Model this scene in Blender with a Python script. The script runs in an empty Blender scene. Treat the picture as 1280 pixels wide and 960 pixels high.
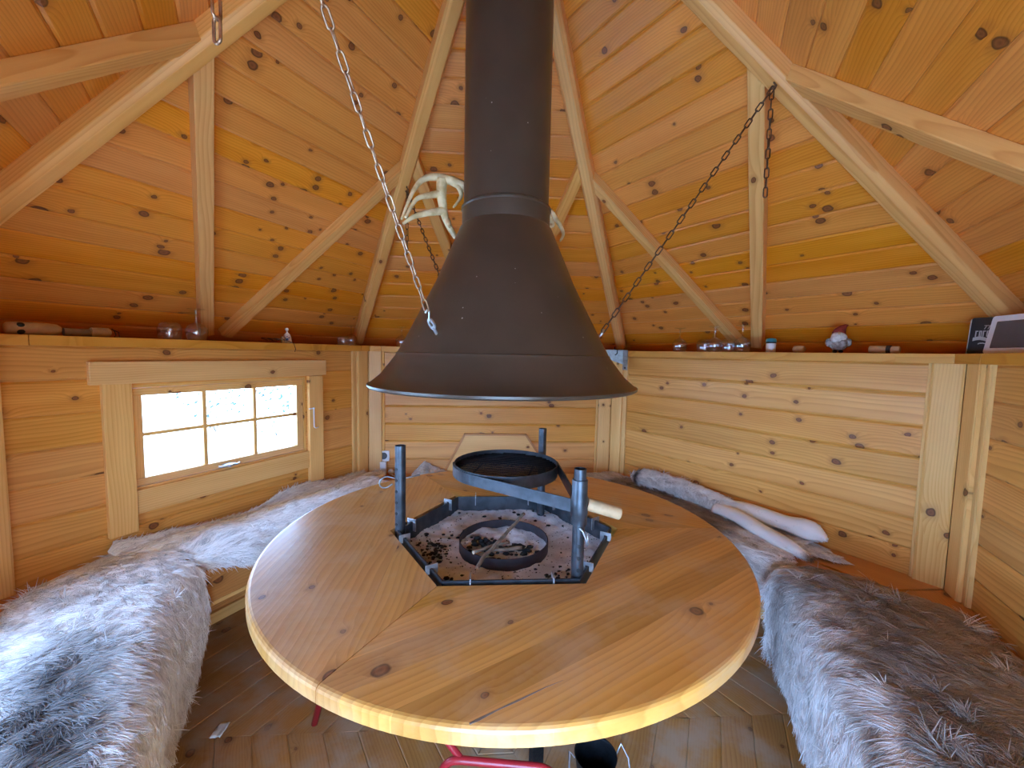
import bpy, bmesh, math, random
import numpy as np
from math import pi, sin, cos, radians, sqrt, atan2, hypot
from mathutils import Vector, Matrix, noise as mnoise
random.seed(7); RNG = np.random.default_rng(7)
sc = bpy.context.scene
COL = sc.collection

# ------------------------------------------------------------------ materials
def new_mat(name):
    m = bpy.data.materials.new(name); m.use_nodes = True
    nt = m.node_tree; nt.nodes.clear()
    out = nt.nodes.new('ShaderNodeOutputMaterial')
    return m, nt, out
def N(nt, kind, **kw):
    n = nt.nodes.new(kind)
    for k, v in kw.items(): setattr(n, k, v)
    return n
def L(nt, a, b): nt.links.new(a, b)
def math_(nt, op, a, b=None, c=None, clamp=False):
    n = N(nt, 'ShaderNodeMath', operation=op); n.use_clamp = clamp
    for i, x in enumerate((a, b, c)):
        if x is None: continue
        if isinstance(x, (int, float)): n.inputs[i].default_value = x
        else: L(nt, x, n.inputs[i])
    return n.outputs[0]
def comb(nt, x, y, z):
    n = N(nt, 'ShaderNodeCombineXYZ')
    for i, a in enumerate((x, y, z)):
        if isinstance(a, (int, float)): n.inputs[i].default_value = a
        else: L(nt, a, n.inputs[i])
    return n.outputs[0]
def mixc(nt, f, a, b, blend='MIX'):
    n = N(nt, 'ShaderNodeMix', data_type='RGBA', blend_type=blend)
    for s, x in ((0, f), (6, a), (7, b)):
        if isinstance(x, (int, float)): n.inputs[s].default_value = x
        elif isinstance(x, (tuple, list)): n.inputs[s].default_value = (*x[:3], 1)
        else: L(nt, x, n.inputs[s])
    return n.outputs[2]
def ramp(nt, fac, stops, interp='LINEAR'):
    n = N(nt, 'ShaderNodeValToRGB'); e = n.color_ramp.elements; n.color_ramp.interpolation = interp
    while len(e) < len(stops): e.new(0.5)
    for el, (p, c) in zip(e, stops):
        el.position = p; el.color = (*c[:3], c[3] if len(c) > 3 else 1)
    L(nt, fac, n.inputs[0]); return n
def smooth(nt, x, a, b, lo=0.0, hi=1.0):
    n = N(nt, 'ShaderNodeMapRange', interpolation_type='SMOOTHSTEP')
    L(nt, x, n.inputs[0])
    for i, v in enumerate((a, b, lo, hi)): n.inputs[i+1].default_value = v
    return n.outputs[0]

def wood_mat(name, light, dark, knot=(.13, .045, .016), freq=105, ringamt=.62, rough=.5, knots=.5, vary=.14, spec=.35,
             worn=None, coat=0.0, kscale=(4.2, 24.0), bump=.25):
    m, nt, out = new_mat(name)
    aw = N(nt, 'ShaderNodeAttribute', attribute_name='wood'); ar = N(nt, 'ShaderNodeAttribute', attribute_name='rnd')
    s = N(nt, 'ShaderNodeSeparateXYZ'); L(nt, aw.outputs['Vector'], s.inputs[0]); u, v, w = s.outputs
    r = N(nt, 'ShaderNodeSeparateColor'); L(nt, ar.outputs['Color'], r.inputs[0]); r1, r2, r3 = r.outputs
    off = math_(nt, 'MULTIPLY', r1, 61.0); off2 = math_(nt, 'MULTIPLY', r2, 43.0)
    # knots
    vo = N(nt, 'ShaderNodeTexVoronoi', voronoi_dimensions='2D', feature='F1')
    vo.inputs['Scale'].default_value = 1
    wob = N(nt, 'ShaderNodeTexNoise'); wob.inputs['Scale'].default_value = 1; wob.inputs['Detail'].default_value = 1
    L(nt, comb(nt, math_(nt, 'MULTIPLY_ADD', u, 30, off), math_(nt, 'MULTIPLY', v, 40), off2), wob.inputs['Vector'])
    wb = math_(nt, 'MULTIPLY', math_(nt, 'SUBTRACT', wob.outputs['Fac'], .5), .07)
    L(nt, comb(nt, math_(nt, 'ADD', math_(nt, 'MULTIPLY_ADD', u, kscale[0], off), wb),
               math_(nt, 'ADD', math_(nt, 'MULTIPLY_ADD', v, kscale[1], off2), wb), 0.0), vo.inputs['Vector'])
    sp = N(nt, 'ShaderNodeSeparateXYZ'); L(nt, vo.outputs['Position'], sp.inputs[0])
    sq = N(nt, 'ShaderNodeSeparateXYZ'); L(nt, vo.inputs['Vector'].links[0].from_socket, sq.inputs[0])
    dx = math_(nt, 'DIVIDE', math_(nt, 'SUBTRACT', sq.outputs[0], sp.outputs[0]), kscale[0]*1.25)
    dy = math_(nt, 'DIVIDE', math_(nt, 'SUBTRACT', sq.outputs[1], sp.outputs[1]), kscale[1])
    d = math_(nt, 'SQRT', math_(nt, 'ADD', math_(nt, 'MULTIPLY', dx, dx), math_(nt, 'MULTIPLY', dy, dy)))
    wn_ = N(nt, 'ShaderNodeTexWhiteNoise', noise_dimensions='2D')
    L(nt, comb(nt, math_(nt, 'FLOOR', sp.outputs[0]), math_(nt, 'FLOOR', math_(nt, 'MULTIPLY', r2, 977.0)), 0.0), wn_.inputs['Vector'])
    cr = N(nt, 'ShaderNodeSeparateColor'); L(nt, vo.outputs['Color'], cr.inputs[0])
    has = math_(nt, 'MULTIPLY', math_(nt, 'GREATER_THAN', wn_.outputs['Value'], 1 - knots), math_(nt, 'GREATER_THAN', cr.outputs[0], .50))
    size = math_(nt, 'MULTIPLY_ADD', math_(nt, 'POWER', cr.outputs[1], 1.4), .0105, .0042)
    kd = math_(nt, 'DIVIDE', d, size)
    kd = math_(nt, 'ADD', kd, math_(nt, 'MULTIPLY', math_(nt, 'SUBTRACT', 1.0, has), 50))
    # slow wobble of the growth rings
    n1 = N(nt, 'ShaderNodeTexNoise'); n1.inputs['Scale'].default_value = 1; n1.inputs['Detail'].default_value = 2
    L(nt, comb(nt, math_(nt, 'MULTIPLY_ADD', u, 1.3, off), math_(nt, 'MULTIPLY_ADD', v, 5, off2), math_(nt, 'MULTIPLY', w, 5)), n1.inputs['Vector'])
    kb = math_(nt, 'MULTIPLY', math_(nt, 'POWER', 2.718, math_(nt, 'MULTIPLY', kd, -.55)), .035)
    vv = math_(nt, 'ADD', math_(nt, 'ADD', v, math_(nt, 'MULTIPLY_ADD', r2, .10, -.05)),
               math_(nt, 'ADD', math_(nt, 'MULTIPLY_ADD', n1.outputs['Fac'], .09, -.045), kb))
    ww = math_(nt, 'ADD', math_(nt, 'MULTIPLY_ADD', r3, .10, .012), w)
    rad = math_(nt, 'SQRT', math_(nt, 'ADD', math_(nt, 'MULTIPLY', vv, vv), math_(nt, 'MULTIPLY', ww, ww)))
    ph = math_(nt, 'FRACT', math_(nt, 'MULTIPLY', rad, freq))
    ring = math_(nt, 'POWER', ph, 2.2)
    ring = math_(nt, 'MULTIPLY', ring, smooth(nt, ph, 1.0, .88))
    fb = N(nt, 'ShaderNodeTexNoise'); fb.inputs['Scale'].default_value = 1; fb.inputs['Detail'].default_value = 3; fb.inputs['Roughness'].default_value = .6
    L(nt, comb(nt, math_(nt, 'MULTIPLY_ADD', u, 5, off), math_(nt, 'MULTIPLY', v, 170), math_(nt, 'MULTIPLY', w, 170)), fb.inputs['Vector'])
    sl = N(nt, 'ShaderNodeTexNoise'); sl.inputs['Scale'].default_value = 1; sl.inputs['Detail'].default_value = 2
    L(nt, comb(nt, math_(nt, 'MULTIPLY_ADD', u, 2.2, off2), math_(nt, 'MULTIPLY_ADD', v, 22, off), math_(nt, 'MULTIPLY', w, 14)), sl.inputs['Vector'])
    f = math_(nt, 'ADD', math_(nt, 'MULTIPLY', ring, ringamt), math_(nt, 'MULTIPLY_ADD', fb.outputs['Fac'], .34, -.13))
    f = math_(nt, 'ADD', f, math_(nt, 'MULTIPLY_ADD', sl.outputs['Fac'], 1.0, -.42), clamp=True)
    c = mixc(nt, f, light, dark)
    # board to board variation
    val = math_(nt, 'MULTIPLY_ADD', r1, vary, 1 - vary/2)
    hsv = N(nt, 'ShaderNodeHueSaturation')
    L(nt, c, hsv.inputs['Color']); L(nt, val, hsv.inputs['Value'])
    L(nt, math_(nt, 'MULTIPLY_ADD', r3, .004, .4975), hsv.inputs['Hue'])
    L(nt, math_(nt, 'MULTIPLY_ADD', r2, .09, .99), hsv.inputs['Saturation'])
    c = hsv.outputs[0]
    # knots over the grain
    halo = smooth(nt, kd, 2.8, .9, 0, .5)
    c = mixc(nt, halo, c, tuple(x*.75 for x in dark))
    body = smooth(nt, kd, 1.12, .86, 0, .92)
    kc = ramp(nt, math_(nt, 'MULTIPLY', kd, .9, clamp=True), [(0, tuple(x*1.5 for x in knot)), (.45, tuple(x*2.6 for x in knot)), (.75, knot), (1, tuple(x*.45 for x in knot))])
    c = mixc(nt, body, c, kc.outputs[0])
    rg = rough
    if worn:
        geo = N(nt, 'ShaderNodeNewGeometry')
        wn = N(nt, 'ShaderNodeTexNoise'); wn.inputs['Scale'].default_value = worn[1]; wn.inputs['Detail'].default_value = 6; wn.inputs['Roughness'].default_value = .62
        L(nt, geo.outputs['Position'], wn.inputs['Vector'])
        wf = smooth(nt, wn.outputs['Fac'], .42, .66, 0, worn[2])
        c = mixc(nt, wf, c, worn[0])
    b = N(nt, 'ShaderNodeBsdfPrincipled')
    L(nt, c, b.inputs['Base Color']); b.inputs['Roughness'].default_value = rg
    b.inputs['Specular IOR Level'].default_value = spec
    if coat:
        b.inputs['Coat Weight'].default_value = coat; b.inputs['Coat Roughness'].default_value = .27
    bp = N(nt, 'ShaderNodeBump'); bp.inputs['Strength'].default_value = bump; bp.inputs['Distance'].default_value = .0015
    L(nt, math_(nt, 'ADD', fb.outputs['Fac'], math_(nt, 'MULTIPLY', ring, .5)), bp.inputs['Height'])
    L(nt, bp.outputs[0], b.inputs['Normal'])
    L(nt, b.outputs[0], out.inputs[0])
    return m

def plain(name, color, rough=.5, metal=0.0, spec=.5, speck=None, var=.0, vscale=20, bump=0.0, bscale=80, color2=None):
    m, nt, out = new_mat(name)
    b = N(nt, 'ShaderNodeBsdfPrincipled')
    b.inputs['Roughness'].default_value = rough; b.inputs['Metallic'].default_value = metal; b.inputs['Specular IOR Level'].default_value = spec
    tc = N(nt, 'ShaderNodeTexCoord')
    n = N(nt, 'ShaderNodeTexNoise'); n.inputs['Scale'].default_value = vscale; n.inputs['Detail'].default_value = 5
    L(nt, tc.outputs['Object'], n.inputs['Vector'])
    c2 = color2 if color2 else tuple(x*(1-var) for x in color)
    c = mixc(nt, smooth(nt, n.outputs['Fac'], .35, .65), c2, color)
    if speck:
        vo = N(nt, 'ShaderNodeTexVoronoi'); vo.inputs['Scale'].default_value = speck[1]
        L(nt, tc.outputs['Object'], vo.inputs['Vector'])
        cs = N(nt, 'ShaderNodeSeparateColor'); L(nt, vo.outputs['Color'], cs.inputs[0])
        k = math_(nt, 'MULTIPLY', math_(nt, 'GREATER_THAN', cs.outputs[0], speck[3]),
                  math_(nt, 'LESS_THAN', vo.outputs['Distance'], math_(nt, 'MULTIPLY', cs.outputs[1], speck[2])))
        c = mixc(nt, k, c, speck[0])
    L(nt, c, b.inputs['Base Color'])
    if bump:
        bn = N(nt, 'ShaderNodeTexNoise'); bn.inputs['Scale'].default_value = bscale; bn.inputs['Detail'].default_value = 3
        L(nt, tc.outputs['Object'], bn.inputs['Vector'])
        bp = N(nt, 'ShaderNodeBump'); bp.inputs['Strength'].default_value = bump; bp.inputs['Distance'].default_value = .002
        L(nt, bn.outputs['Fac'], bp.inputs['Height']); L(nt, bp.outputs[0], b.inputs['Normal'])
    L(nt, b.outputs[0], out.inputs[0])
    return m

def glass_mat(name, tint=(1, 1, 1), edge=.9, base=.05):
    m, nt, out = new_mat(name)
    t = N(nt, 'ShaderNodeBsdfTransparent'); t.inputs[0].default_value = (*tint, 1)
    g = N(nt, 'ShaderNodeBsdfGlossy'); g.inputs['Roughness'].default_value = .03
    lw = N(nt, 'ShaderNodeLayerWeight'); lw.inputs[0].default_value = .35
    mx = N(nt, 'ShaderNodeMixShader')
    L(nt, math_(nt, 'MULTIPLY_ADD', math_(nt, 'POWER', lw.outputs['Facing'], 3.0), edge, base), mx.inputs[0]); L(nt, t.outputs[0], mx.inputs[1]); L(nt, g.outputs[0], mx.inputs[2])
    L(nt, mx.outputs[0], out.inputs[0])
    return m

def fur_mat(name, rough=.55):
    m, nt, out = new_mat(name)
    a = N(nt, 'ShaderNodeAttribute', attribute_name='col')
    b = N(nt, 'ShaderNodeBsdfPrincipled'); b.inputs['Roughness'].default_value = rough; b.inputs['Specular IOR Level'].default_value = .3
    L(nt, a.outputs['Color'], b.inputs['Base Color'])
    if 'hair' in name:
        t = N(nt, 'ShaderNodeBsdfTranslucent'); L(nt, a.outputs['Color'], t.inputs['Color'])
        mx = N(nt, 'ShaderNodeMixShader'); mx.inputs[0].default_value = .3
        L(nt, b.outputs[0], mx.inputs[1]); L(nt, t.outputs[0], mx.inputs[2]); L(nt, mx.outputs[0], out.inputs[0])
    else: L(nt, b.outputs[0], out.inputs[0])
    return m

M = {}
KN = (.095, .030, .010)
M['wall'] = wood_mat('pine_wall', (.77, .385, .115), (.50, .188, .038), KN, rough=.38, spec=.35, knots=.66, vary=.16)
M['roof'] = wood_mat('pine_roof', (.79, .325, .075), (.55, .170, .028), KN, rough=.34, spec=.35, knots=.66, vary=.18)
M['beam'] = wood_mat('pine_beam', (.82, .445, .15), (.60, .255, .06), KN, rough=.42, spec=.3, knots=.25, kscale=(3.5, 26))
M['post'] = wood_mat('pine_post', (.85, .52, .20), (.64, .315, .09), KN, rough=.42, spec=.3, knots=.25, kscale=(3.5, 26))
M['shelf'] = wood_mat('pine_shelf', (.69, .34, .085), (.50, .20, .038), KN, rough=.42, knots=.25)
M['bench'] = wood_mat('pine_bench', (.60, .275, .085), (.42, .165, .042), KN, rough=.4, knots=.2, spec=.4)
M['table'] = wood_mat('pine_table', (.66, .33, .095), (.40, .155, .034), KN, rough=.42, knots=.6, spec=.3, freq=60, ringamt=.48, coat=.5,
                      kscale=(4.2, 22), bump=.15, vary=.30, worn=((.62, .42, .24), 7, .36))
M['floor'] = wood_mat('pine_floor', (.44, .22, .075), (.28, .12, .034), KN, rough=.42, knots=.35, spec=.45, worn=((.40, .30, .21), 5, .8))
M['hood'] = plain('hood_brown_enamel', (.078, .055, .037), rough=.33, metal=.3, spec=.5, var=.15, vscale=7, speck=((.5, .48, .46), 60, .13, .955), bump=.12, bscale=300)
M['steel'] = plain('dark_steel', (.095, .105, .118), rough=.40, metal=.7, var=.4, vscale=25, bump=.2, bscale=120)
M['black_iron'] = plain('sooty_iron', (.020, .022, .026), rough=.5, metal=.6, var=.4, vscale=30, bump=.4, bscale=150)
M['ringsteel'] = plain('burnt_steel', (.060, .048, .055), rough=.55, metal=.45, var=.3, vscale=18, bump=.2, bscale=90)
M['galv'] = plain('galvanised_steel', (.62, .64, .66), rough=.35, metal=.85, var=.25, vscale=60)
M['galv_dull'] = plain('dull_galvanised_steel', (.36, .38, .37), rough=.5, metal=.7, var=.3, vscale=40)
M['chain_dark'] = plain('oxidised_chain', (.16, .085, .05), rough=.45, metal=.7, var=.4, vscale=80)
M['chain_light'] = plain('zinc_chain', (.52, .34, .215), rough=.32, metal=.85, var=.3, vscale=80)
M['ash'] = plain('wood_ash', (.90, .90, .92), rough=.95, spec=.1, color2=(.66, .67, .70), vscale=16, bump=1.0, bscale=110, speck=((.05, .05, .052), 150, .42, .80))
M['char'] = plain('charcoal', (.018, .017, .017), rough=.8, var=.4, vscale=60, bump=.8, bscale=160)
M['bark'] = plain('dry_twig_bark', (.20, .13, .085), rough=.8, color2=(.33, .24, .17), vscale=40, bump=.6, bscale=200)
M['cutwood'] = plain('cut_wood', (.75, .58, .40), rough=.7, var=.2, vscale=50)
M['antler'] = plain('antler_bone', (.86, .68, .38), rough=.55, color2=(.60, .42, .19), vscale=28, bump=.2, bscale=90)
M['glass'] = glass_mat('window_glass', edge=.5)
M['glassware'] = glass_mat('glassware', tint=(.97, .975, .97), edge=.55, base=.15)
M['white'] = plain('white_plastic', (.78, .80, .82), rough=.4, var=.06)
M['cream'] = plain('pale_turned_wood', (.60, .40, .21), rough=.6, var=.25, vscale=30)
M['grey_wood'] = plain('grey_wood', (.25, .19, .13), rough=.7, var=.3, vscale=40)
M['black'] = plain('matt_black', (.012, .011, .010), rough=.5, var=.2)
M['dark_leather'] = plain('dark_cord', (.045, .028, .018), rough=.7, var=.3)
M['ceramic'] = plain('white_ceramic', (.82, .80, .77), rough=.2, var=.05)
M['blue'] = plain('blue_glaze', (.05, .10, .28), rough=.25)
M['teal'] = plain('teal_plastic', (.03, .22, .26), rough=.35)
M['red'] = plain('red_paint', (.42, .022, .028), rough=.3, var=.15, vscale=30)
M['redfelt'] = plain('red_felt', (.30, .03, .018), rough=.9, var=.3, vscale=90, bump=.6, bscale=400)
M['greyfelt'] = plain('grey_felt', (.22, .20, .18), rough=.95, color2=(.40, .38, .35), vscale=70, bump=1.0, bscale=260)
M['beard'] = plain('white_wool', (.70, .68, .64), rough=.95, var=.25, vscale=80, bump=1.0, bscale=240)
M['screen'] = plain('grey_screen', (.10, .105, .11), rough=.25, var=.1)
M['cardwhite'] = plain('print_white', (.55, .54, .52), rough=.6)
M['paper'] = plain('white_tissue', (.75, .73, .68), rough=.9, var=.1)
M['fur'] = fur_mat('fur_hair'); M['hide'] = fur_mat('hide_skin', .85)
M['snow'] = plain('pale_gravel', (.80, .82, .78), rough=.9, var=.08, vscale=3)
M['leaf'] = plain('leaf_green', (.010, .040, .032), rough=.5, var=.4, vscale=4)
M['trunk'] = plain('shrub_bark', (.12, .08, .05), rough=.9, var=.3)
M['shingle'] = plain('roof_felt', (.05, .05, .05), rough=.9, var=.2)

# ------------------------------------------------------------------ object helpers
def props(o, label=None, cat=None, group=None, kind=None):
    if label: o['label'] = label
    if cat: o['category'] = cat
    if group: o['group'] = group
    if kind: o['kind'] = kind
    return o
def empty(name, loc, label, cat, group=None, rotz=0):
    o = bpy.data.objects.new(name, None); o.empty_display_size = .05
    o.location = loc; o.rotation_euler = (0, 0, rotz); COL.objects.link(o)
    return props(o, label, cat, group)
def pyobj(name, me, mat, parent=None, smooth_=False, bevel=0, auto=None):
    if mat is not None: me.materials.append(mat)
    o = bpy.data.objects.new(name, me); COL.objects.link(o)
    if parent is not None:
        o.parent = parent
        if parent.get('_w') : pass
    if smooth_:
        me.polygons.foreach_set('use_smooth', [True]*len(me.polygons))
    if auto:
        try: me.set_sharp_from_angle(angle=radians(auto))
        except Exception: pass
    if bevel:
        b = o.modifiers.new('bevel', 'BEVEL'); b.width = bevel; b.segments = 2; b.limit_method = 'ANGLE'
    return o

class MB:
    """collects geometry (with wood coordinates) for ONE mesh object; world coordinates, re-based on the parent when built"""
    def __init__(s): s.v = []; s.f = []; s.w = []; s.r = []; s.m = []
    def prism(s, O, U, V, Nn, poly, T, rnd=None, ch=0, vr=None, levels=None, woff=(0, 0), mi=0):
        """convex polygon poly [(u,v)] at O, extruded T along -Nn; ch = chamfer of the two long edges at v in vr"""
        O, U, V, Nn = Vector(O), Vector(U), Vector(V), Vector(Nn)
        if rnd is None: rnd = (random.random(), random.random(), random.random())
        if levels is None:
            if ch and vr:
                fn = lambda u, v: (u, min(max(v, vr[0]+ch*2.2), vr[1]-ch*2.2))
                f2 = lambda u, v: (u, min(max(v, vr[0]+.0004), vr[1]-.0004))
                levels = [(0, fn), (ch, f2), (min(ch+.008, T*.7), f2), (T, lambda u, v: (u, v))]
            else: levels = [(0, lambda u, v: (u, v)), (T, lambda u, v: (u, v))]
        if (U.cross(V)).dot(Nn) < 0: poly = poly[::-1]
        # make CCW
        A = sum(poly[i-1][0]*poly[i][1]-poly[i][0]*poly[i-1][1] for i in range(len(poly)))
        if (A < 0) != ((U.cross(V)).dot(Nn) < 0): poly = poly[::-1]
        n = len(poly); b0 = len(s.v)
        for d, fn in levels:
            for (u, v) in poly:
                uu, v2 = fn(u, v)
                s.v.append(O + U*uu + V*v2 - Nn*d); s.w.append((uu+woff[0], v2+woff[1], -d)); s.r.append(rnd)
        s.f.append([b0+i for i in range(n)]); s.m.append(mi)
        k = len(levels)
        for a in range(k-1):
            for i in range(n):
                j = (i+1) % n
                s.f.append([b0+a*n+i, b0+(a+1)*n+i, b0+(a+1)*n+j, b0+a*n+j]); s.m.append(mi)
        s.f.append([b0+(k-1)*n+i for i in range(n-1, -1, -1)]); s.m.append(mi)
    def beam(s, A, B, up, wd, dp, rnd=None, taper=None):
        """square-section timber from A to B; top face centred on the line, wd wide, dp deep (away from up)"""
        A, B = Vector(A), Vector(B); U = (B-A); ln = U.length; U.normalize()
        up = Vector(up); up = (up - U*up.dot(U)).normalized(); V = up.cross(U)
        s.prism(A, U, V, up, [(0, -wd/2), (ln, -wd/2), (ln, wd/2), (0, wd/2)], dp, rnd)
    def box(s, lo, hi, rnd=None):
        lo, hi = Vector(lo), Vector(hi); d = hi-lo
        ax = sorted(range(3), key=lambda i: -d[i]); e = [Vector((1,0,0)), Vector((0,1,0)), Vector((0,0,1))]
        U, V, Nn = e[ax[0]], e[ax[1]], e[ax[2]]
        O = Vector((0,0,0))
        for i in range(3): O[i] = lo[i]
        O = O + Nn*d[ax[2]]
        s.prism(O, U, V, Nn, [(0,0),(d[ax[0]],0),(d[ax[0]],d[ax[1]]),(0,d[ax[1]])], d[ax[2]], rnd)
    def tube(s, pts, rad, seg=10, cap=True, rnd=(.5,.5,.5)):
        pts = [Vector(p) for p in pts]; n = len(pts)
        if isinstance(rad, (int, float)): rad = [rad]*n
        b0 = len(s.v); prev = None
        for i in range(n):
            t = (pts[min(i+1, n-1)]-pts[max(i-1, 0)]).normalized()
            if prev is None:
                a = t.orthogonal().normalized()
            else:
                a = (prev - t*prev.dot(t))
                a = a.normalized() if a.length > 1e-6 else t.orthogonal().normalized()
            prev = a; b = t.cross(a)
            for k in range(seg):
                q = 2*pi*k/seg
                s.v.append(pts[i]+(a*cos(q)+b*sin(q))*rad[i]); s.w.append((i*.02, .02*cos(q), .02*sin(q))); s.r.append(rnd)
        for i in range(n-1):
            for k in range(seg):
                k2 = (k+1) % seg
                s.f.append([b0+i*seg+k, b0+i*seg+k2, b0+(i+1)*seg+k2, b0+(i+1)*seg+k]); s.m.append(0)
        if cap:
            s.f.append([b0+k for k in range(seg-1, -1, -1)]); s.m.append(0)
            s.f.append([b0+(n-1)*seg+k for k in range(seg)]); s.m.append(0)
    def lathe(s, prof, seg=32, O=(0,0,0), X=(1,0,0), Y=(0,1,0), Z=(0,0,1), closed=False):
        """prof: [(r, z)]"""
        O, X, Y, Z = Vector(O), Vector(X), Vector(Y), Vector(Z); b0 = len(s.v); n = len(prof)
        for (r, z) in prof:
            for k in range(seg):
                q = 2*pi*k/seg
                s.v.append(O + X*(r*cos(q)) + Y*(r*sin(q)) + Z*z); s.w.append((z, r*cos(q), r*sin(q))); s.r.append((.5, .5, .5))
        rng = range(n) if closed else range(n-1)
        for i in rng:
            i2 = (i+1) % n
            for k in range(seg):
                k2 = (k+1) % seg
                s.f.append([b0+i*seg+k, b0+i*seg+k2, b0+i2*seg+k2, b0+i2*seg+k]); s.m.append(0)
        if not closed:
            if prof[0][0] > 1e-5: s.f.append([b0+k for k in range(seg-1, -1, -1)]); s.m.append(0)
            if prof[-1][0] > 1e-5: s.f.append([b0+(n-1)*seg+k for k in range(seg)]); s.m.append(0)
    def blob(s, c, r, sub=2, sc_=(1,1,1), rough=0.0, seed=0, fs=3.0):
        bm = bmesh.new(); bmesh.ops.create_icosphere(bm, subdivisions=sub, radius=1)
        b0 = len(s.v); c = Vector(c)
        for v in bm.verts:
            p = v.co.copy()
            if rough: p *= 1 + rough*mnoise.noise(p*fs+Vector((seed*7.3, seed*3.1, seed)))
            s.v.append(c + Vector((p.x*sc_[0]*r, p.y*sc_[1]*r, p.z*sc_[2]*r))); s.w.append(tuple(p*.02)); s.r.append((.5,.5,.5))
        bm.verts.index_update()
        for f in bm.faces: s.f.append([b0+v.index for v in f.verts]); s.m.append(0)
        bm.free()
    def build(s, name, mat, parent=None, smooth_=False, bevel=0, auto=None, origin=None):
        me = bpy.data.meshes.new(name)
        if parent is not None:
            org = parent.matrix_basis.translation if parent.parent is None else Vector(parent['_org'])
            if parent.type == 'MESH' and parent.parent is None: org = parent.location
        else: org = Vector(origin) if origin is not None else sum(s.v, Vector())/max(1, len(s.v))
        vs = [tuple(Vector(v)-org) for v in s.v]
        me.from_pydata(vs, [], s.f); me.update()
        a = me.attributes.new('wood', 'FLOAT_VECTOR', 'POINT'); a.data.foreach_set('vector', np.array(s.w, 'f').ravel())
        c = me.attributes.new('rnd', 'FLOAT_COLOR', 'POINT')
        c.data.foreach_set('color', np.hstack([np.array(s.r, 'f'), np.ones((len(s.r), 1), 'f')]).ravel())
        o = pyobj(name, me, mat, parent, smooth_, bevel, auto)
        if parent is None: o.location = org
        else: o['_org'] = tuple(org)
        return o

def clip(poly, f):
    """keep f(p) >= 0 (f linear)"""
    out = []
    for i in range(len(poly)):
        a, b = poly[i-1], poly[i]; fa, fb = f(a), f(b)
        if (fa >= 0) != (fb >= 0):
            t = fa/(fa-fb); out.append((a[0]+(b[0]-a[0])*t, a[1]+(b[1]-a[1])*t))
        if fb >= 0: out.append(b)
    return out
def pol(k, r, z=0): a = radians(k); return Vector((r*cos(a), r*sin(a), z))
def nrm(k): return pol(k, 1)
def tan_(k): a = radians(k); return Vector((-sin(a), cos(a), 0))

# ------------------------------------------------------------------ main dimensions (metres), hut centre = origin
AW = 1.40          # inner face of the walls, distance from the centre
ZS = 1.284         # shelf top
ZB = .45           # bench top
HW = AW*math.tan(radians(30))
BP = .117          # board pitch
APEX = 2.885       # inner face of the roof boards at the peak
AR = 1.69          # roof face, distance from the centre at shelf height
WALLS = {90: 'wall_back', 30: 'wall_right', 150: 'wall_left', 210: 'wall_front_left', -30: 'wall_front_right', 270: 'wall_front'}
OPEN = {150: (-.362, .402, .69, 1.105), 270: (-.43, .43, .0, 1.22), 210: (-.46, .46, .58, 1.185)}  # the front-left opening is added and sized to let in more daylight

def wall_boards(k, zlo, zhi):
    mb = MB(); n, t = nrm(k), tan_(k); O = n*AW
    z = zhi; op = OPEN.get(k)
    while z > zlo+1e-4:
        z0 = max(zlo, z-BP); rnd = (random.random(), random.random(), random.random()); wo = (random.random()*5, -z0)
        w2 = HW+.012
        rects = [(-w2, w2, z0, z)]
        if op and z0 < op[3] and z > op[2]:
            rects = [(-w2, op[0], z0, z), (op[1], w2, z0, z)]
            if z > op[3]: rects.append((op[0], op[1], op[3], z))
            if z0 < op[2]: rects.append((op[0], op[1], z0, op[2]))
        for (a, b, c, d) in rects:
            mb.prism(O, t, Vector((0,0,1)), -n, [(a, c), (b, c), (b, d), (a, d)], .045, rnd, .004, (z0, z), woff=wo)
        z = z0
    o = mb.build(WALLS[k], M['wall']); props(o, kind='structure')
for k in WALLS: wall_boards(k, 0.0, ZS-.034)

# ---- roof boards: six triangular faces
SL = (APEX-ZS)/AR
mb_roof = []
for i, k in enumerate((90, 150, 210, 270, 330, 30)):
    mb = MB(); n, t = nrm(k), tan_(k)
    slope = Vector((-n.x*AR, -n.y*AR, APEX-ZS)).normalized()       # up the roof
    inward = slope.cross(t).normalized()
    if inward.z > 0: inward = -inward
    O = n*AR + Vector((0,0,ZS))
    Ls = hypot(AR, APEX-ZS); hw = AR*math.tan(radians(30))
    v = -.02; tri = lambda p: hw*(1-p[1]/Ls)-abs(p[0])
    while v < Ls:
        v1 = v+.096; poly = [(-hw-.1, v), (hw+.1, v), (hw+.1, v1), (-hw-.1, v1)]
        poly = clip(poly, lambda p: hw*(1-p[1]/Ls)-p[0]+.01); poly = clip(poly, lambda p: hw*(1-p[1]/Ls)+p[0]+.01)
        if len(poly) >= 3:
            mb.prism(O, t, slope, inward, poly, .03, None, .0036, (v, v1), woff=(random.random()*5, 0))
        v = v1
    o = mb.build('ceiling', M['roof']); props(o, kind='structure')
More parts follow.
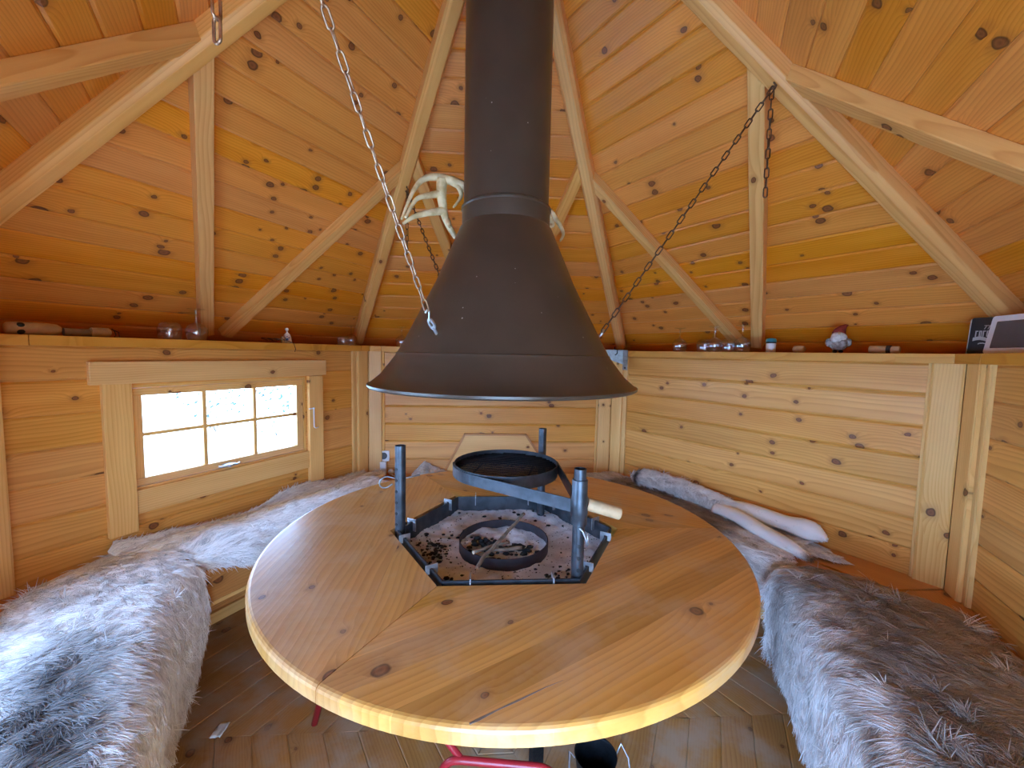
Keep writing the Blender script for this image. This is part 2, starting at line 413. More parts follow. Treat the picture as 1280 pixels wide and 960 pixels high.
# outer roof covering so that no daylight leaks between the boards
mb = MB()
for k in (90, 150, 210, 270, 330, 30):
    n, t = nrm(k), tan_(k); a2 = AR+.10; h2 = a2*math.tan(radians(30))
    zb2 = ZS - .10*SL + .045*sqrt(1+SL*SL); top = Vector((0, 0, APEX+.045*sqrt(1+SL*SL)))
    A, B = n*a2+t*h2+Vector((0,0,zb2)), n*a2-t*h2+Vector((0,0,zb2))
    b0 = len(mb.v)
    for P in (A, B, top): mb.v.append(P); mb.w.append((0,0,0)); mb.r.append((.5,.5,.5))
    for P in (A, B, top): mb.v.append(P+Vector((0,0,.02))); mb.w.append((0,0,0)); mb.r.append((.5,.5,.5))
    mb.f += [[b0, b0+1, b0+2], [b0+5, b0+4, b0+3], [b0, b0+3, b0+4, b0+1]]; mb.m += [0]*3
o = mb.build('roof_covering', M['shingle']); props(o, kind='structure')

# ---- floor: six sectors, boards parallel to each wall
mb = MB()
for k in (90, 150, 210, 270, 330, 30):
    n, t = nrm(k), tan_(k); v = 0
    while v < AW+.06:
        v1 = v+.098; hw = lambda q: q*math.tan(radians(30))
        poly = [(-2, v), (2, v), (2, v1), (-2, v1)]
        poly = clip(poly, lambda p: p[1]*.57735-p[0]); poly = clip(poly, lambda p: p[1]*.57735+p[0])
        if len(poly) >= 3: mb.prism((0,0,0), t, n, (0,0,1), poly, .03, None, .0015, (v, v1), woff=(random.random()*5, 0))
        v = v1
o = mb.build('floor', M['floor'], origin=(0,0,0)); props(o, kind='structure')
# skirting along the walls under the benches
for k, nm in ((150, 'left'), (30, 'right'), (90, 'back'), (210, 'front_left'), (-30, 'front_right')):
    mb = MB(); n, t = nrm(k), tan_(k)
    mb.prism(n*(AW-.018), t, (0,0,1), -n, [(-HW+.02, 0), (HW-.02, 0), (HW-.02, .05), (-HW+.02, .05)], .018)
    props(mb.build('baseboard_'+nm, M['post']), kind='structure')

# ---- corner boards (fold over each corner of the room)
def corner_boards(k, idx, z0, z1, wa, wb_):
    mb = MB()
    for sgn, kk in ((-1, k-30), (1, k+30)):       # wall on either side of the corner
        n, t = nrm(kk), tan_(kk)
        ws = wa if sgn < 0 else wb_
        for (d0, d1, th) in ((0.0, .098, .026), (.098, .098+ws, .014)):
            if d1-d0 < .002: continue
            # distance from the corner along the wall
            e = HW; a, b = (e-d1, e-d0) if sgn < 0 else (-e+d0, -e+d1)
            if sgn < 0: a, b = (HW-d1, HW-d0*1)
            sh = th*math.tan(radians(30)) if d0 == 0 else 0
            if sgn < 0: poly = [(a, z0), (b-sh, z0), (b-sh, z1), (a, z1)]
            else: poly = [(a+sh, z0), (b, z0), (b, z1), (a+sh, z1)]
            O = n*(AW-th)
            mb.prism(O, Vector((0,0,1)), t, -n, [(q, p) for p, q in poly], th, None, .003, (min(p for p, q in poly), max(p for p, q in poly)))
    o = mb.build('trim_%d' % idx, M['post'], bevel=.0); props(o, kind='structure')
for idx, (k, wa, wb_) in enumerate(((120, .014, .030), (60, .030, .012), (0, .030, .012), (180, 0, .03)), 1): corner_boards(k, idx, ZB, ZS-.034, wa, wb_)

# ------------------------------------------------------------------ rafters and braces
Hh = 2.79; RH = 1.835
def hip(k, t): return pol(k, RH, ZS).lerp(Vector((0, 0, Hh)), t)
RAFT = {0: 'heavy pine rafter rising from the right corner with a dark chain hooked to it',
        180: 'heavy pine rafter rising from the left corner across the top left roof',
        120: 'pine rafter between the orange left roof face and the roof behind the antler',
        60: 'pine rafter rising from the back right corner just right of the flue',
        240: 'pine rafter over the front left bench holding the pale chain',
        300: 'pine rafter over the front right bench beside the doorway'}
for k, lb in RAFT.items():
    A, B = hip(k, .010), hip(k, .915); U = (B-A).normalized()
    up = Vector((0,0,1)); up = (up-U*up.dot(U)).normalized(); V = up.cross(U); ln = (B-A).length
    mb = MB(); rnd = (random.random(), random.random(), random.random())
    # section: 50 wide, bottom chamfered to 26, top widened to the V of the roof
    dp = .064
    sec = [(-.033, -dp), (.033, -dp), (.033, -.018), (.019, 0), (-.019, 0), (-.033, -.018)]
    b0 = len(mb.v)
    for q, u in ((A, 0), (B, ln)):
        for (v, d) in sec:
            mb.v.append(q + V*v - up*d); mb.w.append((u+k, v, d)); mb.r.append(rnd)
    n6 = len(sec)
    for i in range(n6): mb.f.append([b0+i, b0+(i+1) % n6, b0+n6+(i+1) % n6, b0+n6+i]); mb.m.append(0)
    mb.f += [[b0+i for i in range(n6-1, -1, -1)], [b0+n6+i for i in range(n6)]]; mb.m += [0, 0]
    o = mb.build('rafter', M['beam'], bevel=.002); props(o, lb, 'rafter', 'roof rafters')
    bm = bmesh.new(); bm.from_mesh(o.data); bmesh.ops.recalc_face_normals(bm, faces=bm.faces); bm.to_mesh(o.data); bm.free()

def roofpt(k, t, ap):
    """point on the inner roof face of panel k: t along the wall, ap = distance from the axis"""
    return nrm(k)*ap + tan_(k)*t + Vector((0, 0, ZS + (AR-ap)*SL))
BR = [(150, .448, .01, 'short upright pine brace from the left rafter down to the shelf'),
      (150, -.448, -.075, 'slanting pine brace on the orange left roof face beside the pale chain'),
      (30, .448, .085, 'long slanting pine brace on the roof right of the flue'),
      (30, -.40, .0, 'upright pine brace behind the hanging tail of the dark chain'),
      (90, .42, .07, 'short pine brace behind the antler left of the hood'),
      (90, -.42, -.07, 'short pine brace just right of the collar of the flue'),
      (210, -.445, -.06, 'pine brace crossing the upper left corner towards the window side'),
      (330, .445, .06, 'pine brace crossing the far right roof above the white display')]
for k, t1, t0, lb in BR:
    n = nrm(k); inw = Vector((-n.x*SL, -n.y*SL, -1)).normalized()
    ap0 = AR-.06; ap1 = abs(t1)/math.tan(radians(30))
    A = roofpt(k, t0, ap0)+inw*.046; B = roofpt(k, t1*.985, ap1*.985)+inw*.046
    mb = MB(); mb.beam(A, B, inw, .054, .046)
    o = mb.build('roof_brace', M['beam'], bevel=.003); props(o, lb, 'brace', 'roof braces')

# ------------------------------------------------------------------ shelf on top of the walls
AS0, AS1, TS = AW-.065, AR+.02, .034
def shelf_piece(k, ta, tb, lb):
    """ta, tb: ends at the front edge as fraction limits (None = mitre)"""
    mb = MB(); n, t = nrm(k), tan_(k); m = math.tan(radians(30))
    poly = [(-AS0*m+.0008, AS0), (AS0*m-.0008, AS0), (AS1*m-.0008, AS1), (-AS1*m+.0008, AS1)]
    if ta is not None: poly = clip(poly, lambda p: p[0]-ta)
    if tb is not None: poly = clip(poly, lambda p: tb-p[0])
    mb.prism((0,0,ZS), t, n, (0,0,1), poly, TS, None, woff=(k, 0))
    o = mb.build('wall_shelf', M['shelf'], bevel=.002); props(o, lb, 'shelf', 'boards of the wall shelf')
shelf_piece(150, -.70, .655, 'long pine shelf board above the window')
shelf_piece(90, None, .70, 'pine shelf board along the back wall behind the hood')
shelf_piece(30, -.62, None, 'long pine shelf board with goblets and gnome on the right wall')
shelf_piece(-30, None, .62, 'pine shelf board on the wall right of the white display')
shelf_piece(210, -.62, None, 'pine shelf board on the wall left of the pale carved wood')
def shelf_corner(k, fa, fb, lb):
    mb = MB(); m = math.tan(radians(30)); rnd = (random.random(), random.random(), random.random())
    for kk, lim, sgn in ((k-30, fa, 1), (k+30, fb, -1)):
        n, t = nrm(kk), tan_(kk)
        poly = [(-AS0*m, AS0), (AS0*m, AS0), (AS1*m, AS1), (-AS1*m, AS1)]
        poly = clip(poly, (lambda p: p[0]-lim) if sgn > 0 else (lambda p: lim-p[0]))
        mb.prism((0,0,ZS), t, n, (0,0,1), poly, TS, rnd, woff=(k, 0))
    o = mb.build('shelf_corner', M['shelf'], bevel=.0015); props(o, lb, 'shelf', 'corner pieces of the wall shelf')
shelf_corner(0, .622, -.618, 'angled shelf corner piece beneath the black card and white display')
o_ = None
def _fix(): pass
shelf_corner(120, .702, -.702, 'angled shelf corner piece left of the hood rim')
shelf_corner(180, .657, -.622, 'angled shelf corner piece under the pale carved wood end')

# ------------------------------------------------------------------ benches
def bench(k, apo, lb, holder):
    n, t = nrm(k), tan_(k); m = math.tan(radians(30))
    root = empty('bench', n*1.2, lb, 'bench', 'benches around the walls')
    mid = (1.0+AW)/2
    for (a0, a1) in ((apo, mid-.006), (mid+.006, AW-.002)):
        mb = MB(); poly = [(-a0*m+.005, a0), (a0*m-.005, a0), (a1*m-.005, a1), (-a1*m+.005, a1)]
        mb.prism((0,0,ZB), t, n, (0,0,1), poly, .03, None, woff=(k, 0))
        mb.build('seat_plank', M['bench'], root, bevel=.003)
    mb = MB(); mb.prism(n*(apo+.03), t, (0,0,1), -n, [(-apo*m, .31), (apo*m, .31), (apo*m, ZB-.03), (-apo*m, ZB-.03)], .022)
    mb.build('front_board', M['bench'], root, bevel=.002)
    mb = MB(); mb.prism(n*(apo+.028), t, (0,0,1), -n, [(-apo*m, .295), (apo*m, .295), (apo*m, .31), (-apo*m, .31)], .024)
    mb.build('edge_strip', M['post'], root)['label'] = 'pale strip under the front board'
    for q in (-.45, .45):
        mb = MB(); mb.prism(n*(apo+.06)+t*(q*apo/1.0), n, (0,0,1), t, [(0, 0), (AW-apo-.08, 0), (AW-apo-.08, ZB-.03), (0, ZB-.03)], .03)
        mb.build('support', M['bench'], root)
bench(150, 1.0, 'reddish pine bench under the window with white hides', None)
bench(90, 1.0, 'reddish pine bench along the back wall by the power outlet', None)
bench(30, 1.0, 'reddish pine bench along the right wall with a bare plank end', None)
bench(210, .93, 'bench by the doorway hidden under the large grey white hide', None)
bench(-30, .93, 'bench by the doorway hidden under the brown grey hide', None)

# ------------------------------------------------------------------ windows and door
def window(k, idx, full):
    a, b, z0, z1 = OPEN[k]; n, t = nrm(k), tan_(k); Z = Vector((0,0,1))
    root = bpy.data.objects.new('window_%d' % idx, None); root.location = n*AW+Z*.9; COL.objects.link(root); root['kind'] = 'structure'
    def piece(name, rects, out_, th, mat=M['post'], lab=None, bev=.002):
        """rects: (t0,t1,z0,z1); out_ = offset of the room-side face towards the room"""
        mb = MB()
        for (p, q, r, s_) in rects:
            if q-p > s_-r: mb.prism(n*(AW-out_), t, Z, -n, [(p, r), (q, r), (q, s_), (p, s_)], th)
            else: mb.prism(n*(AW-out_), Z, t, -n, [(r, p), (s_, p), (s_, q), (r, q)], th)
        o = mb.build(name, mat, root, bevel=bev)
        return o
    # reveal
    piece('reveal', [(a-.001, b+.001, z0, z0+.012), (a-.001, b+.001, z1-.012, z1), (a, a+.012, z0, z1), (b-.012, b, z0, z1)], -.001, .06, bev=0)
    # sash
    sa, sb, s0, s1 = a+.014, b-.014, z0+.014, z1-.014
    fw = .030
    piece('sash', [(sa, sb, s0, s0+fw), (sa, sb, s1-fw, s1), (sa, sa+fw+.006, s0+fw, s1-fw), (sb-fw-.006, sb, s0+fw, s1-fw)], -.004, .034)
    w3 = (sb-sa-2*fw-.012)/3; i0 = sa+fw+.006
    zc = (s0+s1)/2+.008
    piece('muntin', [(i0+w3-.008, i0+w3+.008, s0+fw, s1-fw)], -.008, .022)
    piece('muntin', [(i0+2*w3-.008, i0+2*w3+.008, s0+fw, s1-fw)], -.008, .022)
    piece('muntin', [(i0, sb-fw-.006, zc-.007, zc+.007)], -.009, .020)
    piece('pane', [(i0-.004, sb-fw-.002, s0+fw-.004, s1-fw+.004)], -.018, .004, M['glass'], bev=0)
    if not full: return
    # casing boards on the room side
    o = piece('casing', [(b-.012, b+.074, .535, 1.114)], .022, .022)
    o = piece('casing', [(a-.096, a-.008, .515, 1.108)], .022, .022)
    piece('head_board', [(a-.118, b+.106, 1.112, 1.196)], .024, .024)
    piece('apron', [(a-.006, b-.014, .60, z0+.004)], .016, .016)
    # latch on the bottom rail
    mb = MB(); P = n*(AW-.004)+t*.05+Z*(s0+.012); P = P-n*.012
    mb.tube([P-t*.045, P-t*.03-n*.012, P+t*.03-n*.012, P+t*.045], .0045, 8); mb.box(P-Vector((.02,.02,.006)), P+Vector((.02,.02,.006)))
    mb.build('latch', M['galv'], root, smooth_=True, auto=40)
    # hook on the right casing
    mb = MB(); P = n*(AW-.028)+t*(a-.03)+Z*.93
    mb.tube([P+t*.03, P, P-Z*.02, P-Z*.105, P-Z*.112-t*.012, P-Z*.108-t*.028], .0028, 8); mb.blob(P, .006)
    mb.build('hook', M['white'], root, smooth_=True)
window(150, 1, True); window(210, 2, False)  # front-left window is out of view, added to brighten the interior
# doorway behind the camera: frame and a door leaf swung outwards
droot = bpy.data.objects.new('door_1', None); droot.location = (0, -AW, 0); COL.objects.link(droot); droot['kind'] = 'structure'
mb = MB(); mb.box((-.45, -AW-.07, 0), (-.415, -AW+.012, 1.235)); mb.box((.415, -AW-.07, 0), (.45, -AW+.012, 1.235)); mb.box((-.45, -AW-.07, 1.20), (.45, -AW+.012, 1.235))
mb.build('frame', M['post'], droot, bevel=.002)
mb = MB()
for i in range(7): mb.prism((.44, -AW-.09-.118*i, 0), (0,0,1), (0,-1,0), (-1,0,0), [(.02, 0), (1.19, 0), (1.19, .118), (.02, .118)], .035, None, .003, (0, .118))
mb.build('leaf', M['wall'], droot)

# ------------------------------------------------------------------ smoke hood with flue
hood = empty('smoke_hood', (.006, 0, 1.15), 'dark brown conical smoke hood with tall flue over the fire', 'smoke hood')
prof = [(.4035, 1.151), (.4085, 1.155), (.4085, 1.161), (.4015, 1.163), (.370, 1.190), (.3275, 1.2455), (.3265, 1.252), (.3225, 1.254), (.306, 1.283), (.212, 1.465), (.141, 1.630), (.1335, 1.640),
        (.1315, 1.640), (.139, 1.628), (.209, 1.464), (.303, 1.282), (.3195, 1.252), (.325, 1.243), (.367, 1.188), (.400, 1.158)]
mb = MB(); mb.lathe(prof, 96, (.006, 0, 0), closed=True)
cone = mb.build('cone', M['hood'], hood, smooth_=True, auto=30)
bm = bmesh.new(); bm.from_mesh(cone.data); bmesh.ops.recalc_face_normals(bm, faces=bm.faces); bm.to_mesh(cone.data); bm.free(); cone.data.set_sharp_from_angle(angle=radians(32))
mb = MB(); mb.lathe([(.1335, 1.618), (.1345, 1.621), (.1345, 1.684), (.137, 1.687), (.137, 1.692), (.1335, 1.695), (.125, 1.695), (.125, 1.618)], 96, (.006, 0, 0), closed=True)
o = mb.build('collar', M['hood'], hood, smooth_=True, auto=30)
mb = MB(); mb.lathe([(.1295, 1.69), (.1295, 2.96), (.121, 2.96), (.121, 1.69)], 96, (.006, 0, 0), closed=True)
o = mb.build('flue_pipe', M['hood'], hood, smooth_=True, auto=30)
for o in hood.children:
    bm = bmesh.new(); bm.from_mesh(o.data); bmesh.ops.recalc_face_normals(bm, faces=bm.faces); bm.to_mesh(o.data); bm.free(); o.data.set_sharp_from_angle(angle=radians(32))
# chain brackets on the cone
def hood_r(z):
    pts = [(1.283, .306), (1.465, .212)]; return .306+(z-1.283)*(.212-.306)/(1.465-1.283)
BRK = {}
for ang, z in ((2, 1.300), (232, 1.300), (118, 1.30)):
    r = hood_r(z); P = Vector((.006, 0, 0))+pol(ang, r, z); out_ = (pol(ang, 1)*.888+Vector((0,0,.46))).normalized(); tg = tan_(ang)
    dirv = (out_*.75+Vector((0,0,.66))).normalized()
    mb = MB(); mb.tube([P-out_*.004, P+dirv*.020], .0042, 8)
    # eye plate
    Q = P+dirv*.030; U = dirv; V = tg; Nn = U.cross(V)
    ring = [(.015*cos(q)*1.15, .011*sin(q)) for q in np.linspace(0, 2*pi, 17)[:-1]]; b0 = len(mb.v)
    inner = [(.0055*cos(q), .0050*sin(q)) for q in np.linspace(0, 2*pi, 17)[:-1]]
    for dz in (.0022, -.0022):
        for rr in (ring, inner):
            for (u, v) in rr: mb.v.append(Q+U*u+V*v+Nn*dz); mb.w.append((0,0,0)); mb.r.append((.5,.5,.5))
    for i in range(16):
        j = (i+1) % 16
        mb.f += [[b0+i, b0+j, b0+16+j, b0+16+i], [b0+32+j, b0+32+i, b0+48+i, b0+48+j], [b0+j, b0+i, b0+32+i, b0+32+j], [b0+16+i, b0+16+j, b0+48+j, b0+48+i]]; mb.m += [0]*4
    mb.build('chain_eye', M['galv'], hood)['label'] = 'bright zinc chain eye'
    BRK[ang] = Q+dirv*.006

# ------------------------------------------------------------------ chains
def link_mesh(ln=.036, wd=.0155, r=.0021):
    mb = MB(); R = wd/2-r; h = ln/2-r-R; pts = []
    for i in range(7): q = -pi/2+pi*i/6; pts.append((h+R*cos(q), R*sin(q), 0))
    for i in range(7): q = pi/2+pi*i/6; pts.append((-h+R*cos(q), R*sin(q), 0))
    pts.append(pts[0]); mb.tube(pts, r, 7, cap=False)
    me = bpy.data.meshes.new('chain_link'); me.from_pydata([tuple(v) for v in mb.v], [], mb.f); me.update()
    me.polygons.foreach_set('use_smooth', [True]*len(me.polygons))
    return me
LINK = {}
for nm in ('chain_dark', 'chain_light'):
    LINK[nm] = link_mesh(); LINK[nm].materials.append(M[nm])
def chain(A, B, tail, mat, lb, hookpt=None, shook=False):
    """A on the hood, B on the rafter, tail length hanging from B"""
    A, B = Vector(A), Vector(B)
    root = empty('chain', B, lb, 'chain', 'hood chains'); first = None
    eye = MB(); eye.tube([B+Vector((0,0,.03)), B+Vector((0,0,.012)), B+Vector((.008,0,.004)), B+Vector((.004,0,-.006)), B+Vector((-.007,0,-.004))], .003, 8)
    eye.build('screw_hook', M[mat], root, smooth_=True)
    runs = [(A, B)]
    if tail: runs.append((B+Vector((0,.008,-tail)), B+Vector((0,.008,-.004))))
    if shook:
        U = (B-A).normalized(); s = U.orthogonal().normalized(); hk = MB()
        hk.tube([A-U*.004+s*.006, A-U*.008, A+U*.002-s*.006, A+U*.014, A+U*.026+s*.006, A+U*.034, A+U*.028-s*.007], .0024, 8)
        hk.build('s_hook', M['galv'], root, smooth_=True); runs[0] = (A+U*.03, B)
    for ri, (P, Q) in enumerate(runs):
        U = (Q-P); d = U.length; U.normalize(); n = max(2, round(d/.0295)); pitch = d/n
        a = U.orthogonal().normalized()
        side = Vector((0,-1,0)); side = (side-U*side.dot(U)).normalized(); 
        for i in range(n):
            c = P+U*(pitch*(i+.5)); ang = (pi/4 if i % 2 else -pi/4) + (.35 if ri else .0) + random.uniform(-.2, .2)
            if not ri: ang += .6
            Y = (side.cross(U)*cos(ang)+side*sin(ang)).normalized(); Zv = U.cross(Y)
            mt = Matrix((U, Y, Zv)).transposed().to_4x4(); mt.translation = c-B
            o = bpy.data.objects.new('link', LINK[mat]) if first is None else first.copy()
            first = first or o
            COL.objects.link(o); o.parent = root; o.matrix_basis = mt
HK0 = hip(0, .548)+Vector((0, -.012, -.012)); HK240 = hip(240, .546)+Vector((.012, .006, -.012)); HK120 = hip(120, .505)+Vector((.012, .0, -.012))
chain(BRK[2], HK0, .33, 'chain_dark', 'dark chain from the right rafter to the hood with a tail hanging down')
chain(BRK[232], HK240, .445, 'chain_light', 'pale zinc chain crossing in front of the left roof to the hood', shook=True)
chain(BRK[118], HK120, .30, 'chain_dark', 'thin dark chain behind the antler with two strands')

# ------------------------------------------------------------------ round table
TC = Vector((.024, .006, 0)); RT = .7155; ZT = .6805; TT = .035; HI = .372
table = empty('round_table', TC+Vector((0,0,ZT-TT)), 'large round varnished pine table ringed around the fire pit', 'table')
def table_section(k0, lab=None):
    """120 degree section from corner angle k0 to k0+120, planks square to its bisector"""
    kb = k0+60; n, t = nrm(kb), tan_(kb); mb = MB(); PW = .078
    n_arc = 96
    v = 0.17
    while v < RT:
        v1 = min(v+PW, RT+.01); rnd = (random.random(), random.random(), random.random()); wo = (random.random()*5, 0)
        for half in (0, 1):
            # 60 degree sub-sector with hex edge normal at kb-30 / kb+30
            ke = kb+(-30 if half == 0 else 30)
            arc = []
            a0, a1 = ke-30, ke+30
            for i in range(25):
                p = pol(a0+(a1-a0)*i/24, RT); arc.append((p.dot(t), p.dot(n)))
            g = .0009
            c0, c1 = pol(a0, HI), pol(a1, HI)
            poly = [(c1.dot(t), c1.dot(n)), (c0.dot(t), c0.dot(n))]+arc
            poly = clip(poly, lambda p: p[1]-v); 
            if len(poly) >= 3: poly = clip(poly, lambda p: v1-p[1])
            # small gap at the joints between the sections
            if len(poly) >= 3 and half == 0: s0 = pol(k0, 1); tt = tan_(k0); poly = clip(poly, lambda p: (t*p[0]+n*p[1]).dot(tt)-g)
            if len(poly) >= 3 and half == 1: tt2 = tan_(k0+120); poly = clip(poly, lambda p: -(t*p[0]+n*p[1]).dot(tt2)-g)
            if len(poly) < 3: continue
            q = []
            for p in poly:
                if not q or hypot(p[0]-q[-1][0], p[1]-q[-1][1]) > 1e-5: q.append(p)
            if hypot(q[0][0]-q[-1][0], q[0][1]-q[-1][1]) < 1e-5: q.pop()
            if len(q) < 3: continue
            def lim(R):
                def fn(u, v_):
                    d = hypot(u, v_)
                    return (u*R/d, v_*R/d) if d > R else (u, v_)
                return fn
            lv = [(0, lim(RT-.010)), (.0012, lim(RT-.0055)), (.0040, lim(RT-.0018)), (.009, lim(RT)), (TT-.004, lim(RT)), (TT, lim(RT-.004))]
            mb.prism(TC+Vector((0,0,ZT)), t, n, (0,0,1), q, TT, rnd, levels=lv, woff=wo)
        v = v1
    o = mb.build('table_section', M['table'], table)
    return o
for k0 in (0, 120, 240): table_section(k0)
mb = MB(); cpts = [(-.0925, -.702), (-.080, -.6965), (-.0482, -.6796), (-.0108, -.6618), (.034, -.6393), (.0697, -.6243)]
for i in range(len(cpts)-1):
    A, B = Vector((*cpts[i], 0)), Vector((*cpts[i+1], 0)); U = (B-A).normalized(); V = Vector((-U.y, U.x, 0)); w0 = (.0012, .0026, .0014, .0020, .0008)[i]; w1 = (.0026, .0014, .0020, .0008, .0002)[i]
    mb.prism(TC+A+Vector((0,0,ZT+.0004)), U, V, (0,0,1), [(0, -w0), ((B-A).length, -w1), ((B-A).length, w1), (0, w0)], .002)
mb.build('burnt_crack', M['grey_wood'], table)['label'] = 'dark burnt crack near the front edge'
for a in (30, 150, 270):     # battens under the top
    mb = MB(); mb.beam(TC+pol(a, .39, ZT-TT), TC+pol(a, .66, ZT-TT), (0,0,1), .05, .03); mb.build('batten', M['bench'], table)

# ------------------------------------------------------------------ fire pit
pit = empty('fire_pit', TC, 'six-sided black steel fire pit full of ash set in the table', 'fire pit')
RI = .352; ZA = .615; THK = .004
def hexring(mb, R, z0, z1, th):
    for k in (30, 90, 150, 210, 270, 330):
        n, t = nrm(k), tan_(k); a = R*cos(pi/6); h = R*.5; h2 = (a-th)*math.tan(pi/6)
        mb.prism(TC+Vector((0,0,z1)), t, n, (0,0,1), [(-h2, a-th), (h2, a-th), (h, a), (-h, a)], z1-z0)
for k in (30, 90, 150, 210, 270, 330):
    mb = MB(); n, t = nrm(k), tan_(k); a = RI*cos(pi/6); h = RI*.5; h2 = (a-.005)*math.tan(pi/6)
    mb.prism(TC+Vector((0,0,ZT+.002)), t, n, (0,0,1), [(-h2, a-.005), (h2, a-.005), (h, a), (-h, a)], .14)
    mb.build('rim_plate', M['steel'], pit)
mb = MB(); mb.prism(TC+Vector((0,0,ZT-.125)), (1,0,0), (0,1,0), (0,0,1), [tuple(pol(60*i, RI-.002)[:2]) for i in range(6)], .012)
mb.build('base_plate', M['black_iron'], pit)
for a in (60, 180, 300):
    mb = MB(); mb.beam(TC+pol(a, .20, ZT-.137), TC+pol(a, .20, 0), pol(a, 1, 0), .04, .02); mb.build('leg', M['black_iron'], pit)
# clips on the rim
def clip_mesh(P, n, t):
    # flat plate standing square to the rim, cut as an upside-down U
    mb = MB(); z = ZT+.002; th = .0032; Z = Vector((0,0,1)); O = P+t*(th/2)
    for (a, b, c, d) in ((-.018, .017, z+.002, z+.012), (-.018, -.006, z-.030, z+.002), (.005, .017, z-.014, z+.002)):
        mb.prism(O, n, Z, t, [(a, c), (b, c), (b, d), (a, d)], th)
    return mb
for k in (30, 90, 150, 210, 270, 330):
    n, t = nrm(k), tan_(k)
    for q in (-.105, .105):
        clip_mesh(TC+n*(RI*cos(pi/6)-.002)+t*q, n, t).build('rim_clip', M['galv'], pit, bevel=.0006)['label'] = 'bright galvanised clip'
# ash bed (height field inside the hexagon)
mb = MB(); G = 74
ix = {}
for i in range(G+1):
    for j in range(G+1):
        x = -RI+2*RI*i/G; y = -RI+2*RI*j/G
        m_ = max(nrm(k).x*x+nrm(k).y*y for k in (30, 90, 150, 210, 270, 330)); lim_ = RI*cos(pi/6)-.006
        if m_ > lim_+.010: continue
        if m_ > lim_: x *= lim_/m_; y *= lim_/m_
        z = ZA+.008*mnoise.noise(Vector((x*9, y*9, 0)))+.006*mnoise.noise(Vector((x*24, y*24, 3)))+.003*mnoise.noise(Vector((x*70, y*70, 5)))
        z += .012*max(0, (m_-.18)/.12)
        ix[i, j] = len(mb.v); mb.v.append(TC+Vector((x, y, z))); mb.w.append((x, y, 0)); mb.r.append((.5,.5,.5))
for i in range(G):
    for j in range(G):
        c = [(i, j), (i+1, j), (i+1, j+1), (i, j+1)]
        if all(q in ix for q in c): mb.f.append([ix[q] for q in c]); mb.m.append(0)
ob = mb.build('ash_bed', M['ash'], pit, smooth_=True); ob['label'] = 'pale grey wood ash'; ob['kind'] = 'stuff'
mb = MB()
for i in range(520):
    a = random.uniform(0, 2*pi); r = .32*sqrt(random.random())
    if i < 150: p = Vector((-.23+random.gauss(0, .03), -.03+random.gauss(0, .05), 0))
    elif i < 300: p = Vector((.20+random.gauss(0, .045), -.20+random.gauss(0, .06), 0))
    else: p = Vector((r*cos(a), r*sin(a), 0))
    if max(nrm(k).dot(p) for k in (30, 90, 150, 210, 270, 330)) > .285 or (hypot(p.x+.008, p.y-.0) < .15): continue
    s_ = random.choice((.0013, .0018, .0024, .0034, .0052))*random.uniform(.8, 1.2)
    mb.blob(TC+p+Vector((0,0,ZA+.006+.012*max(0, (p.length-.18)/.14))), s_, 1, (random.uniform(.8, 1.7), random.uniform(.8, 1.5), .7), .4, i)
ob = mb.build('char_crumbs', M['char'], pit); ob['kind'] = 'stuff'; ob['label'] = 'black charcoal crumbs'
# uprights
def upright(x, y, ztop, r, lab, holes=(), hd=None, z0=.56):
    P = Vector((x, y, 0)); mb = MB(); mb.lathe([(r, z0), (r, ztop), (r-.0028, ztop), (r-.0028, z0)], 28, P, closed=True)
    o = mb.build('upright', M['steel'], pit, smooth_=True, auto=40)
    for z in holes:
        hb = MB(); d = Vector(hd).normalized(); sdx = d.cross(Vector((0,0,1))).normalized()
        hb.lathe([(0, -.0014), (.0052, -.0012), (.0052, .0010), (0, .0012)], 12, P+d*(r-.0001)+Vector((0,0,z)), sdx, Vector((0,0,1)), d)
        hb.build('pin_hole', M['black'], o)
    return o
UPL = (-.318, .018); UPB = (.175, .262); UPR = (.198, -.268)
upright(*UPL, .955, .0170, '', [.70+.036*i for i in range(6)], (-.55, -.75, 0))
upright(*UPB, .968, .0150, '')
upright(*UPR, .962, .0160, '', [.665+.032*i for i in range(4)], (-.05, -1, 0))
mb = MB(); mb.lathe([(.016, .60), (.0215, .60), (.0215, .645), (.016, .648)], 28, (*UPR, 0), closed=True); mb.build('pole_socket', M['steel'], pit, smooth_=True, auto=40)

# spring pins through the uprights
def pin(P, d, lb):
    mb = MB(); d = Vector(d).normalized(); s = Vector((0,0,1))
    pts = [P+d*.062, P+d*.03, P+d*.0]
    for i in range(0, 11):
        q = -2.3+4.6*i/10; pts.append(P-d*(.045+.020*cos(q)) - s*(.018*sin(q)) )
    pts += [P-d*.024+s*.010*-1, ]
    mb.tube(pts, .0024, 8)
    o = mb.build('spring_pin', M['galv_dull'], smooth_=True); props(o, lb, 'pin', 'spring pins')
pin(Vector((*UPL, .845)), (.94, .25, .14), 'wire spring pin through the left black upright')
# pin at the right upright: a folded wire lying against the tube
mb = MB(); P = Vector((UPR[0]+.010, UPR[1]-.0185, .80))
mb.tube([P+Vector((-.012, 0, .012)), P+Vector((-.004, -.003, .004)), P+Vector((.006, -.004, -.02)), P+Vector((.008, -.003, -.036)), P+Vector((.012, -.001, -.03)), P+Vector((.008, .0, -.002))], .0024, 8)
props(mb.build('spring_pin', M['galv'], smooth_=True), 'bright folded pin on the upright carrying the grill', 'pin', 'spring pins')

